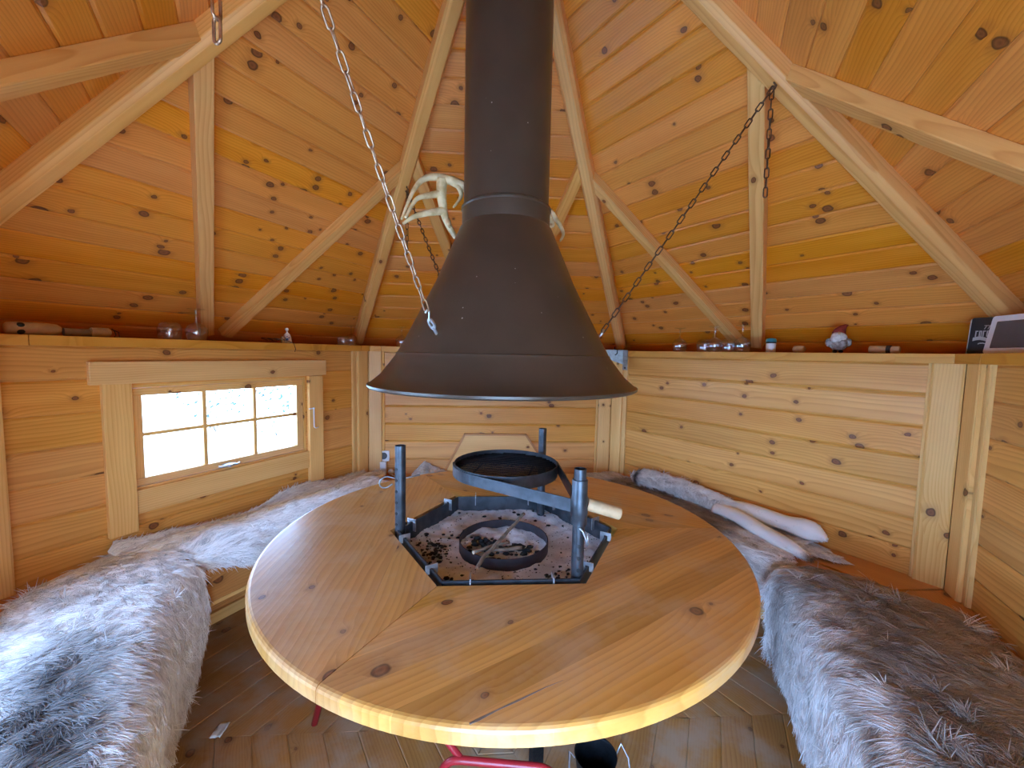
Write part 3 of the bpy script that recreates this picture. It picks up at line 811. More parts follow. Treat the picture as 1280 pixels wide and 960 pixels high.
# ------------------------------------------------------------------ swing grill on the right upright
PC = Vector((.026, .098, 0)); PR = .178; ZP1, ZP0 = .882, .842
grill = empty('swing_grill', Vector((*UPR, .84)), 'round black swing grill with wooden handle over the pit', 'grill')
mb = MB(); mb.lathe([(PR, ZP0), (PR, ZP1), (PR-.003, ZP1), (PR-.003, ZP0)], 72, PC, closed=True); mb.build('pan_ring', M['steel'], grill, smooth_=True, auto=40)
for i in range(21):
    q = -PR+.0085+i*(2*PR-.017)/20; h = sqrt(max(0, (PR-.003)**2-q*q)); d = Vector((.97, -.24, 0)).normalized(); s = Vector((-d.y, d.x, 0))
    mb = MB(); mb.tube([PC+s*q-d*h+Vector((0,0,ZP0+.026)), PC+s*q+d*h+Vector((0,0,ZP0+.026))], .0026, 6)
    mb.build('grate_bar', M['black_iron'], grill, smooth_=True)
mb = MB()
for q in (-.09, .09):
    d = Vector((.24, .97, 0)).normalized(); s = Vector((-d.y, d.x, 0)); h = sqrt(PR**2-q*q)-.003
    mb.tube([PC+s*q-d*h+Vector((0,0,ZP0+.021)), PC+s*q+d*h+Vector((0,0,ZP0+.021))], .0035, 6)
mb.build('cross_bar', M['black_iron'], grill, smooth_=True)
SLV = Vector((*UPR, 0)); dd = (SLV-PC); dd.normalize(); ss = Vector((-dd.y, dd.x, 0))
def strap(a0, sgn):
    mb = MB(); n_ = 10; base = atan2(dd.y, dd.x); A = []
    for i in range(n_+1):
        q = base+sgn*(radians(118)-radians(118-62)*i/n_); A.append(PC+Vector((cos(q), sin(q), 0))*(PR+.003))
    end = SLV+ss*sgn*.010-dd*.016
    pts = A+[A[-1].lerp(end, .5), end]
    b0 = 0
    for p in pts:
        for dz in (ZP0+.001, ZP1-.004): mb.v.append(p+Vector((0,0,dz))); mb.w.append((0,0,0)); mb.r.append((.5,.5,.5))
    for i in range(len(pts)-1): mb.f.append([2*i, 2*i+2, 2*i+3, 2*i+1]); mb.m.append(0)
    o = mb.build('strap_arm', M['steel'], grill)
    md = o.modifiers.new('thick', 'SOLIDIFY'); md.thickness = .004; md.offset = 0
strap(0, 1); strap(0, -1)
mb = MB(); mb.lathe([(.0165, .815), (.0205, .815), (.0205, .835), (.0222, .838), (.0222, .888), (.0205, .892), (.0205, .932), (.0198, .934), (.0165, .934)], 28, SLV, closed=True)
mb.build('sleeve', M['steel'], grill, smooth_=True, auto=35)
hd = Vector((.80, .02, -.16)).normalized()
hd = (Vector((.300, -.268, .846))-Vector((.222, -.262, .868))).normalized()
A = SLV+Vector((.018, .004, .868)); mb = MB(); mb.tube([A, A+hd*.03], .008, 12); mb.build('handle_stub', M['steel'], grill, smooth_=True)
Xv = hd.orthogonal().normalized(); Yv = hd.cross(Xv)
mb = MB(); mb.lathe([(.0155, .004), (.0165, .008), (.0165, .090), (.0150, .094)], 24, A, Xv, Yv, hd); ho = mb.build('handle', M['cream'], grill, smooth_=True, auto=40); ho['label'] = 'pale round wooden handle'

# ------------------------------------------------------------------ fire ring and sticks
RC = TC+Vector((-.006, .008, 0)); RR = .146
mb = MB(); mb.lathe([(RR, .598), (RR, .650), (RR-.003, .650), (RR-.003, .598)], 72, RC, closed=True)
fr = mb.build('fire_ring', M['ringsteel'], smooth_=True, auto=40, origin=RC+Vector((0,0,.60))); props(fr, 'low burnt steel fire ring standing in the ash', 'fire ring')
mb = MB(); b0 = 0; NR, NS = 12, 48
for i in range(NR+1):
    for j in range(NS):
        q = 2*pi*j/NS; r = (RR-.004)*i/NR; x, y = r*cos(q), r*sin(q)
        z = .624+.007*mnoise.noise(Vector((x*22, y*22, 9)))+.004*mnoise.noise(Vector((x*60, y*60, 2)))
        mb.v.append(RC+Vector((x, y, z))); mb.w.append((x, y, 0)); mb.r.append((.5,.5,.5))
for i in range(NR):
    for j in range(NS):
        j2 = (j+1) % NS; mb.f.append([i*NS+j, (i+1)*NS+j, (i+1)*NS+j2, i*NS+j2]); mb.m.append(0)
a_ = mb.build('ash', M['ash'], fr, smooth_=True); a_['kind'] = 'stuff'; a_['label'] = 'grey ash in the ring'
mb = MB()
for i in range(60):
    a = random.uniform(2.4, 6.0); r = random.uniform(.03, .125); s_ = random.uniform(.004, .011)
    mb.blob(RC+Vector((r*cos(a), r*sin(a), .630)), s_, 1, (1.4, .9, .8), .4, i)
a_ = mb.build('embers_and_char', M['char'], fr); a_['kind'] = 'stuff'; a_['label'] = 'black charcoal lumps'
def stick(pts, rad, lb, ends=True):
    mb = MB(); P = []; R = []
    V_ = [Vector(p) for p in pts]
    for i in range(len(V_)-1):
        for j in range(6):
            q = V_[i].lerp(V_[i+1], j/6); P.append(q+Vector((random.uniform(-1, 1), random.uniform(-1, 1), random.uniform(-.6, .6)))*.0012)
            R.append(rad*(1+.16*mnoise.noise(Vector((i*2+j*.6, rad*900, 1)))))
    P.append(V_[-1]); R.append(rad)
    mb.tube(P, R, 9); o = mb.build('stick', M['bark'], smooth_=True, origin=V_[0]); props(o, lb, 'stick', 'sticks in the fire ring')
    U = (P[-1]-P[-2]).normalized(); c = MB(); c.tube([P[-1]-U*.002, P[-1]+U*.0012], rad*.99, 9); c.build('cut_end', M['cutwood'], o)
stick([(.094, .115, .690), (.05, .05, .672), (.0, -.045, .664), (-.052, -.128, .652), (-.066, -.158, .640)], .0058, 'longest twig laid across the rim of the fire ring')
stick([(.035, .0, .640), (-.02, -.04, .648), (-.078, -.100, .657)], .0052, 'shorter twig beside the longest one with a pale cut end')
stick([(.075, -.03, .636), (.02, -.05, .640), (-.03, -.05, .639)], .006, 'short twig lying flat in the ash of the ring')

# ------------------------------------------------------------------ antler behind the flue
Ya = .14
def P3(x, z, dy=0): return Vector((x, Ya+dy, z))
mb = MB()
def horn(pts, r0, r1, n=8):
    V_ = [Vector(p) for p in pts]; P = []; R = []
    m_ = len(V_)
    for i in range(m_-1):
        a, b, c, d = V_[max(i-1, 0)], V_[i], V_[i+1], V_[min(i+2, m_-1)]
        for j in range(n):
            s = j/n
            P.append(.5*((2*b)+(c-a)*s+(2*a-5*b+4*c-d)*s*s+(3*b-a-3*c+d)*s**3))
    P.append(V_[-1]); K = len(P)-1
    R = [r0+(r1-r0)*(i/K)**1.1 for i in range(K+1)]
    mb.tube(P, R, 10)
# main beam: from behind the flue out to the left, palm down, three forward tines
horn([P3(-.10, 1.800, .01), P3(-.165, 1.826), P3(-.22, 1.838), P3(-.262, 1.822, -.02), P3(-.292, 1.77, -.05), P3(-.325, 1.675, -.07)], .018, .0035)
horn([P3(-.205, 1.832), P3(-.206, 1.785), P3(-.200, 1.735), P3(-.186, 1.69), P3(-.158, 1.645, .01)], .019, .008)
horn([P3(-.206, 1.785), P3(-.24, 1.772, -.02), P3(-.282, 1.745, -.05), P3(-.312, 1.680, -.07)], .013, .004)
horn([P3(-.198, 1.73), P3(-.24, 1.713, -.03), P3(-.29, 1.690, -.05), P3(-.322, 1.664, -.06)], .014, .004)
horn([P3(-.186, 1.70), P3(-.178, 1.68, -.02), P3(-.176, 1.668, -.03)], .010, .004)
horn([P3(-.16, 1.825), P3(-.14, 1.78, -.01), P3(-.165, 1.735, -.02)], .010, .003)
horn([P3(-.10, 1.800, .01), P3(0, 1.76, .03), P3(.10, 1.74, .02), P3(.155, 1.745), P3(.186, 1.715), P3(.205, 1.665, -.03), P3(.192, 1.632, -.05)], .016, .0035)
horn([P3(.150, 1.742), P3(.172, 1.70), P3(.150, 1.69, -.01)], .011, .006)
o = mb.build('antler', M['antler'], smooth_=True); props(o, 'pale bone coloured antler hung behind the flue', 'antler')

# ------------------------------------------------------------------ wall details
# trapezoid panel on the back wall
root = empty('back_panel', (.02, AW-.02, .46), 'pale pine trapezoid panel leaning on the back wall behind the table', 'panel')
mb = MB(); mb.prism((0, AW-.016, 0), (1,0,0), (0,0,1), (0,-1,0), [(-.305, .452), (.40, .452), (.222, .712), (-.172, .712)], .014, (.8, .3, .7)); mb.build('board', M['post'], root)
mb = MB()
for (a, b) in (((-.315, .452), (-.176, .718)), ((-.18, .716), (.23, .716)), ((.226, .718), (.41, .452))):
    mb.beam(Vector((a[0], AW-.022, a[1])), Vector((b[0], AW-.022, b[1])), (0,-1,0), .012, .020)
mb.build('edging', M['bench'], root)['label'] = 'reddish edging strip'
# power outlet with plug and strip
root = empty('power_outlet', (-.70, AW, .56), 'white power outlet low on the back wall beside the corner', 'outlet')
mb = MB(); mb.box((-.735, AW-.014, .535), (-.665, AW, .605)); mb.build('plate', M['white'], root, bevel=.004)
mb = MB(); mb.lathe([(.022, 0), (.022, .003), (.018, .003), (.017, -.004), (0, -.004)], 24, (-.70, AW-.015, .572), (1,0,0), (0,0,1), (0,-1,0)); mb.build('socket_ring', M['screen'], root, smooth_=True, auto=40)
mb = MB(); mb.box((-.722, AW-.034, .452), (-.682, AW-.002, .536)); o = mb.build('power_adapter', M['white'], bevel=.006); props(o, 'white plug adapter hanging below the wall outlet', 'adapter')
mb = MB(); mb.blob((-.650, AW-.03, .470), .022, 2, (1, .8, .9)); mb.tube([(-.655, AW-.03, .456), (-.63, AW-.06, .4545), (-.60, AW-.08, .4545), (-.55, AW-.10, .4545)], .003, 8)
props(mb.build('cable_plug', M['white'], smooth_=True), 'small white cable plug lying on the back bench', 'plug')
# galvanised bracket on the back-right corner
root = empty('angle_bracket', (.80, AW-.03, 1.22), 'grey galvanised angle bracket at the back right corner beside the hood', 'bracket')
n, t = nrm(30), tan_(30); P = n*(AW-.068)
mb = MB(); mb.prism(P, t, (0,0,1), -n, [(.635, 1.165), (.672, 1.165), (.672, 1.29), (.635, 1.29)], .003); mb.build('flange', M['galv_dull'], root)
mb = MB(); mb.prism(P-n*-.001+t*.672, n*-1+t*.9, (0,0,1), -t-n*.9, [(0.0, 1.20), (.10, 1.245), (.10, 1.29), (0, 1.29)], .003); mb.build('web', M['galv_dull'], root)
mb = MB(); mb.lathe([(0, .003), (.006, .002), (.006, 0)], 12, P+t*.652+Vector((0,0,1.178)), t, (0,0,1), -n); mb.build('screw', M['black'], root)
Pk = P+t*.715; mb = MB(); mb.tube([Pk-n*.03+Vector((0,0,1.31)), Pk-n*.032+Vector((0,0,1.275)), Pk-n*.035+t*-.012+Vector((0,0,1.258)), Pk-n*.035+t*-.026+Vector((0,0,1.268)), Pk-n*.035+t*-.028+Vector((0,0,1.29))], .003, 8)
props(mb.build('wall_hook', M['black_iron'], smooth_=True), 'small black hook at the corner just right of the hood', 'hook')

# ------------------------------------------------------------------ glasses on the shelf
def goblet(loc, s=1.0, lb='', grp='goblets on the shelf'):
    root = empty('wine_goblet', loc, lb, 'glass', grp); P = Vector(loc)
    H_ = .138*s
    bowl = [(.031, 0), (.038, .018), (.042, .036), (.040, .05), (.030, .066), (.012, .076), (.0045, .080)]
    inn = [(r-.0016 if r > .006 else .002, z-.0005) for r, z in bowl]
    mb = MB(); mb.lathe([(r*s, z*s) for r, z in bowl]+[(r*s, z*s) for r, z in inn[::-1]], 28, P, closed=True); mb.build('bowl', M['glassware'], root, smooth_=True)
    mb = MB(); mb.lathe([(.0042*s, .080*s), (.0035*s, .100*s), (.0045*s, .126*s), (.008*s, .131*s)], 14, P); mb.build('stem', M['glassware'], root, smooth_=True)
    mb = MB(); mb.lathe([(.008*s, .130*s), (.031*s, .1345*s), (.0325*s, .137*s), (0, .138*s)], 28, P); mb.build('foot', M['glassware'], root, smooth_=True)
def tumbler(loc, s=1.0, lb='', grp='stemless glasses on the shelf'):
    P = Vector(loc)
    prof = [(.036, 0), (.041, .02), (.042, .045), (.037, .064), (.026, .072), (0, .073), (0, .070), (.025, .069), (.0355, .062), (.0403, .045), (.0394, .02), (.0345, .001)]
    mb = MB(); mb.lathe([(r*s, z*s) for r, z in prof], 28, P, closed=True)
    o = mb.build('stemless_glass', M['glassware'], smooth_=True, origin=P); props(o, lb, 'glass', grp)
goblet((1.072, 1.022, ZS), 1, 'upturned stemmed goblet nearest the hood on the right shelf')
goblet((1.178, .842, ZS), 1.0, 'upturned stemmed goblet between the two stemless glasses')
goblet((1.250, .716, ZS), 1.0, 'upturned stemmed goblet in front of the upright roof brace')
tumbler((1.149, .89, ZS), .95, 'upturned stemless glass left of the middle goblet on the right shelf')
tumbler((1.217, .772, ZS), .95, 'upturned stemless glass right of the middle goblet on the right shelf')
goblet((-1.315, .603, ZS), 1.0, 'upturned stemmed goblet above the window')
tumbler((-1.365, .517, ZS), 1.0, 'upturned stemless glass above the left end of the window')
goblet((-.888, 1.343, ZS), .92, 'upturned stemmed goblet beside the back left rafter')
tumbler((-.912, 1.275, ZS), .8, 'upturned stemless glass in the back left corner of the shelf')
goblet((-.60, 1.46, ZS), .95, 'upturned goblet half hidden behind the edge of the hood')

# salt shaker
root = empty('shaker', (1.318, .597, ZS), 'small white shaker with a teal lid on the right shelf', 'shaker'); P = Vector((1.318, .597, ZS))
mb = MB(); mb.lathe([(.019, 0), (.0205, .003), (.0205, .043), (.019, .045)], 28, P); mb.build('jar', M['white'], root, smooth_=True, auto=40)
mb = MB(); mb.lathe([(.0215, .044), (.0215, .051)], 28, P); mb.build('band', M['black'], root, smooth_=True, auto=40)
mb = MB(); mb.lathe([(.022, .051), (.022, .060), (.018, .067), (.008, .069)], 28, P); mb.build('lid', M['teal'], root, smooth_=True, auto=40)
# wooden pieces on the right shelf
def turned(A, d, prof, mat, name, lb, cat, grp=None, root=None):
    d = Vector(d).normalized(); X = d.orthogonal().normalized(); Y = d.cross(X)
    mb = MB(); mb.lathe(prof, 22, A, X, Y, d)
    o = mb.build(name, mat, root, smooth_=True, auto=45, origin=None if root else A)
    if not root: props(o, lb, cat, grp)
    return o
turned((1.372, .515, ZS+.0165), (.5, -.866, 0), [(.010, -.004), (.0155, 0), (.0165, .012), (.0165, .03), (.0150, .040), (.009, .044)], M['cream'], 'wooden_bung', 'small pale wooden bung left of the gnome', 'bung')
root = empty('wooden_toggle', (1.53, .23, ZS+.016), 'wooden toggle with a dark band right of the gnome', 'toggle')
turned((1.505, .275, ZS+.016), (.5, -.866, 0), [(.010, -.003), (.015, 0), (.016, .02), (.0155, .052)], M['cream'], 'body', '', '', None, root)
turned((1.531, .230, ZS+.016), (.5, -.866, 0), [(.0165, 0), (.0165, .014)], M['dark_leather'], 'band', '', '', None, root)
turned((1.538, .218, ZS+.0145), (.5, -.866, 0), [(.0145, 0), (.0145, .022), (.011, .026)], M['cream'], 'tip', '', '', None, root)
# gnome
G0 = Vector((1.452, .368, ZS)); gn = empty('gnome_figurine', G0, 'little grey bearded gnome with a tilted red felt hat', 'figurine')
f_ = (Vector((-.053, -1.294, 0))-G0); f_.z = 0; f_.normalize(); sd = Vector((-f_.y, f_.x, 0))
mb = MB(); mb.blob(G0+Vector((0,0,.045)), .036, 3, (1.0, 1.0, .98), .10, 3, 7); mb.blob(G0+Vector((0,0,.072)), .027, 3, (1, 1, .8), .1, 5, 7); mb.build('body', M['greyfelt'], gn, smooth_=True)
mb = MB(); mb.blob(G0+f_*.014+Vector((0,0,.064)), .028, 3, (1.05, .9, .95), .16, 8, 9); mb.build('beard', M['beard'], gn, smooth_=True)
mb = MB(); mb.blob(G0+f_*.036+Vector((0,0,.083)), .0055, 2); mb.build('nose', M['cream'], gn, smooth_=True)
mb = MB(); r_ = -sd if False else sd
hat = [G0+Vector((0,0,.082)), G0+sd*-.004+Vector((0,0,.094)), G0-sd*-.010+Vector((0,0,.106)), G0+sd*.026+Vector((0,0,.118)), G0+sd*.038+Vector((0,0,.121))]
cam_right = Vector((1, -.066, 0))
hat = [G0+Vector((0,0,.082)), G0+cam_right*.004+Vector((0,0,.095)), G0+cam_right*.014+Vector((0,0,.108)), G0+cam_right*.026+Vector((0,0,.117)), G0+cam_right*.036+Vector((0,0,.120))]
mb.tube(hat, [.026, .021, .014, .007, .002], 18); mb.build('hat', M['redfelt'], gn, smooth_=True)
for q in (-1, 1):
    mb = MB(); mb.blob(G0+f_*.014+sd*.010*q+Vector((0,0,.007)), .0085, 2, (1.1, 1.1, .8)); mb.build('boot', M['black'], gn, smooth_=True)
    mb = MB(); mb.blob(G0+f_*.008+sd*.034*q+Vector((0,0,.045)), .012, 2, (.9, .9, 1.5), .12, q+4, 6); mb.build('arm', M['greyfelt'], gn, smooth_=True)
# black printed card and white framed display, leaning in the right corner
def slab(root, name, O, U, Zv, Nn, w, h, th, rad, mat):
    poly = []
    for (cx, cy, a0) in ((w-rad, rad, -90), (w-rad, h-rad, 0), (rad, h-rad, 90), (rad, rad, 180)):
        for i in range(6): a = radians(a0+18*i); poly.append((cx+rad*cos(a), cy+rad*sin(a)))
    mb = MB(); mb.prism(O, U, Zv, Nn, poly, th)
    return mb.build(name, mat, root, bevel=.0015)
n0 = nrm(-6); U = Vector((.36, -.93, 0)).normalized(); Nn = Vector((-.93, -.36, 0)).normalized()
lean = .16; Zv = (Vector((0,0,1))-Nn*lean).normalized(); N2 = (Nn+Vector((0,0,1))*lean).normalized()
O = Vector((1.640, .046, ZS+.002))
card = empty('printed_card', O, 'upright black printed box with white lettering beside the display', 'box')
slab(card, 'box', O, U, Zv, N2, .088, .128, .03, .006, M['black'])
slab(card, 'spine', O-U*.004-N2*.004, U, Zv, N2, .006, .124, .026, .002, M['cardwhite'])
F_ = O+N2*.0012
def flat(pts, name):
    mb = MB(); mb.prism(F_, U, Zv, N2, pts, .0010); return mb.build(name, M['cardwhite'], card)
def text(body, size, u, v, name, shear=0):
    c = bpy.data.curves.new(name, 'FONT'); c.body = body; c.size = size; c.extrude = .0003; c.align_x = 'CENTER'; c.shear = shear
    o = bpy.data.objects.new(name, c); COL.objects.link(o); c.materials.append(M['cardwhite'])
    me = bpy.data.meshes.new_from_object(o); bpy.data.objects.remove(o); o = bpy.data.objects.new(name, me); COL.objects.link(o)
    mt = Matrix((U, Zv, N2)).transposed().to_4x4(); mt.translation = F_+U*u+Zv*v; o.parent = card; o.matrix_basis = Matrix.Translation(-Vector(O)) @ mt
text('The', .020, .044, .086, 'script_lettering', .35)
mb = MB()
for i in range(7):
    u = .014+i*.0090; mb.prism(F_, U, Zv, N2, [(u, .060), (u+.0026, .060), (u+.0026, .080), (u, .080)], .001)
    mb.prism(F_, U, Zv, N2, [(u, .078), (u+.0066, .078), (u+.0066, .081), (u, .081)], .001)
    if i % 2: mb.prism(F_, U, Zv, N2, [(u+.0045, .060), (u+.0066, .060), (u+.0066, .080), (u+.0045, .080)], .001)
mb.build('block_lettering', M['cardwhite'], card)
mb = MB()
for i in range(8):
    u0, u1 = .010+i*.0085, .010+(i+1)*.0085; w0, w1 = .045+.004*sin(i*.9), .045+.004*sin((i+1)*.9)
    mb.prism(F_, U, Zv, N2, [(u0, w0), (u1, w1), (u1, w1+.012), (u0, w0+.012)], .001)
mb.build('ribbon_print', M['cardwhite'], card)
mb = MB()
for i in range(6):
    u0, u1 = .024+i*.0065, .024+(i+1)*.0065; w0, w1 = .033+.0025*sin(i*1.1), .034+.0025*sin((i+1)*1.1)
    mb.prism(F_, U, Zv, N2, [(u0, w0), (u1, w1), (u1, w1+.0035), (u0, w0+.0035)], .001)
mb.build('small_script_print', M['cardwhite'], card)
O2 = Vector((1.603, -.028, ZS+.002)); Ud = Vector((-.30, -.954, 0)).normalized(); Nd = Vector((-.954, .30, 0)).normalized()
Zd = (Vector((0,0,1))-Nd*lean).normalized(); Nd2 = (Nd+Vector((0,0,1))*lean).normalized()
disp = empty('digital_display', O2, 'white framed display with a grey screen at the right end of the shelf', 'display')
slab(disp, 'frame', O2, Ud, Zd, Nd2, .185, .125, .022, .010, M['white'])
slab(disp, 'screen', O2+Ud*.022+Zd*.018+Nd2*.0012, Ud, Zd, Nd2, .141, .088, .004, .003, M['screen'])

# left shelf: carved wood pieces, cord, bell
root = empty('carved_wood', (-1.555, .18, ZS), 'pale carved wooden piece with dark bands at the left end of the shelf', 'carved wood')
dl = tan_(150)*-1
B0 = Vector((-1.578, .128, ZS+.021))
turned(B0, dl, [(.012, -.006), (.019, 0), (.0205, .02), (.0205, .09), (.018, .112), (.010, .122)], M['cream'], 'body', '', '', None, root)
for q in (.018, .026):
    mb = MB(); mb.blob(B0+dl*.027+Vector((0,0,(.010 if q < .02 else -.010)))-nrm(150)*.013, .0105, 2, (1, 1, .9), .2, 3); mb.build('dark_patch', M['black'], root, smooth_=True)
root = empty('wooden_mallet', (-1.51, .27, ZS), 'grey stick with a pale wooden end and dark cord on the left shelf', 'wooden tool')
C0 = B0+dl*.128+Vector((0,0,-.006))
turned(C0, dl, [(.0135, 0), (.0135, .075)], M['grey_wood'], 'shaft', '', '', None, root)
turned(C0+dl*.070+Vector((0,0,.003)), dl, [(.012, -.004), (.0165, 0), (.0172, .02), (.0165, .048), (.011, .054)], M['cream'], 'end_piece', '', '', None, root)
mb = MB(); Q = C0+dl*.128
mb.tube([Q+Vector((0,0,.018)), Q+dl*.008+Vector((0,0,.010)), Q+dl*.012+Vector((0,0,-.005)), Q+dl*.006+Vector((0,0,-.013)), Q+dl*.022+Vector((0,0,-.013)), Q+dl*.02+Vector((0,0,.006)), Q+Vector((0,0,.016))], .0018, 7)
mb.build('cord', M['dark_leather'], root, smooth_=True)
W0 = Vector((-1.135, .895, ZS+.002)); root = empty('cord_loop', W0, 'dark cord loops with a wooden toggle left of the bell', 'cord')
mb = MB(); pts = []
for i in range(40):
    q = i*.55; pts.append(W0+dl*(-.075+.0026*i+.020*cos(q))+nrm(150)*(-.035+.018*sin(q))+Vector((0,0,.010+.010*abs(sin(q*.5)))))
mb.tube(pts, .0017, 7)
e = pts[-1]; fr_ = nrm(150)
mb.tube([e, e-fr_*.02+dl*.01+Vector((0,0,-.002)), W0+dl*.04-fr_*(1.0*(W0.dot(fr_)-AS0)+.003)+Vector((0,0,.002)), W0+dl*.05-fr_*(W0.dot(fr_)-AS0+.006)+Vector((0,0,-.03)), W0+dl*.045-fr_*(W0.dot(fr_)-AS0+.005)+Vector((0,0,-.045))], .0017, 7)
mb.build('cord', M['dark_leather'], root, smooth_=True)
turned(W0+dl*.030-fr_*.03, (0,0,1), [(.010, 0), (.0105, .004), (.0095, .028), (.006, .032)], M['cream'], 'toggle', '', '', None, root)
P = Vector((-1.102, .971, ZS)); root = empty('ceramic_bell', P, 'little white ceramic bell with blue painting above the window', 'bell')
mb = MB(); mb.lathe([(.0235, 0), (.024, .003), (.0215, .018), (.020, .034), (.0145, .048), (.007, .055), (.0045, .058), (.0035, .064), (.0075, .069), (.0085, .075), (.006, .081), (0, .083)], 28, P); mb.build('body', M['ceramic'], root, smooth_=True)
fc = (Vector((-.053, -1.294, 0))-P); fc.z = 0; fc.normalize(); sx = Vector((-fc.y, fc.x, 0))
for (a, z, r) in ((0, .022, .0075), (.009, .030, .004), (-.010, .028, .004), (.0, .036, .003)):
    mb = MB(); mb.blob(P+fc*.0185+sx*a+Vector((0,0,z)), r, 2, (1, .55 if False else 1, .8)); mb.build('painted_spot', M['blue'], root, smooth_=True)

# ------------------------------------------------------------------ under the table
# red tubular stool frame
root = empty('tube_stool', (-.2, 0, 0), 'red tubular steel stool frame pushed under the table', 'stool')
def round_path(pts, r=.05, n=6):
    V_ = [Vector(p) for p in pts]; out_ = [V_[0]]
    for i in range(1, len(V_)-1):
        a = (V_[i-1]-V_[i]).normalized(); b = (V_[i+1]-V_[i]).normalized(); p0, p1 = V_[i]+a*r, V_[i]+b*r
        for j in range(n+1): s = j/n; out_.append(p0*(1-s)**2+V_[i]*2*s*(1-s)+p1*s*s)
    return out_+[V_[-1]]
mb = MB(); mb.tube(round_path([(-.176, -.240, 0.0), (-.150, -.228, .130), (.158, -.262, .120), (.19, -.285, 0.0)]), .0105, 12); mb.build('hoop', M['red'], root, smooth_=True)
mb = MB(); mb.tube(round_path([(-.606, .034, 0.0), (-.53, .03, .30), (-.26, .20, .30), (-.22, .26, 0.0)]), .0105, 12); mb.build('hoop', M['red'], root, smooth_=True)
mb = MB(); mb.tube([(-.46, .074, .30), (-.10, -.233, .128)], .0095, 12); mb.build('cross_tube', M['red'], root, smooth_=True)
# bucket
BK = Vector((.283, -.215, 0)); root = empty('bucket', BK, 'black bucket with bright wire handle on the floor under the table', 'bucket')
mb = MB(); mb.lathe([(.046, .0), (.058, .105), (.061, .109), (.0585, .108), (.044, .004)], 40, BK, closed=True); mb.build('pail', M['black_iron'], root, smooth_=True, auto=40)
mb = MB(); mb.lathe([(.0, .004), (.044, .004), (.044, .001), (0, .001)], 40, BK); mb.build('bottom', M['black_iron'], root)
mb = MB(); mb.tube([BK+Vector((.060, 0, .10)), BK+Vector((.078, .012, .125)), BK+Vector((.094, -.01, .10)), BK+Vector((.088, -.05, .07)), BK+Vector((.072, -.085, .05)), BK+Vector((0, -.10, .035)), BK+Vector((-.072, -.085, .05)), BK+Vector((-.085, -.04, .08)), BK+Vector((-.075, .01, .11)), BK+Vector((-.060, 0, .10))], .0026, 8)
mb.build('wire_handle', M['galv'], root, smooth_=True)
# paper scrap on the floor
mb = MB(); P = Vector((-.90, .02, 0)); g = 7
for i in range(g):
    for j in range(g):
        x = (i/(g-1)-.5)*.034; y = (j/(g-1)-.5)*.055; mb.v.append(P+Vector((x+.006*mnoise.noise(Vector((i, j, .5))), y, .004+.010*abs(mnoise.noise(Vector((i*.7, j*.7, 2))))))); mb.w.append((x, y, 0)); mb.r.append((.5,.5,.5))
for i in range(g-1):
    for j in range(g-1): mb.f.append([i*g+j, (i+1)*g+j, (i+1)*g+j+1, i*g+j+1]); mb.m.append(0)
o = mb.build('paper_scrap', M['paper'], smooth_=True); o.modifiers.new('thick', 'SOLIDIFY').thickness = .001; props(o, 'crumpled scrap of white tissue on the floor by the grey hide', 'paper scrap')

# ------------------------------------------------------------------ hides
def vnoise(x, y, seed):
    r = np.random.default_rng(seed).random((64, 64))
    xi = np.floor(x).astype(int); yi = np.floor(y).astype(int); fx = x-xi; fy = y-yi
    fx = fx*fx*(3-2*fx); fy = fy*fy*(3-2*fy); g = lambda a, b: r[a % 64, b % 64]
    return (g(xi, yi)*(1-fx)+g(xi+1, yi)*fx)*(1-fy)+(g(xi, yi+1)*(1-fx)+g(xi+1, yi+1)*fx)*fy
def crom(P, n):
    """Catmull-Rom resample of P[k,...] to n samples"""
    P = np.asarray(P, float); m = len(P); t = np.linspace(0, m-1, n); i = np.minimum(t.astype(int), m-2); s = (t-i).reshape(-1, *([1]*(P.ndim-1)))
    g = lambda k: P[np.clip(k, 0, m-1)]
    a, b, c, d = g(i-1), g(i), g(i+1), g(i+2)
    return .5*((2*b)+(c-a)*s+(2*a-5*b+4*c-d)*s*s+(3*b-a-3*c+d)*s**3)
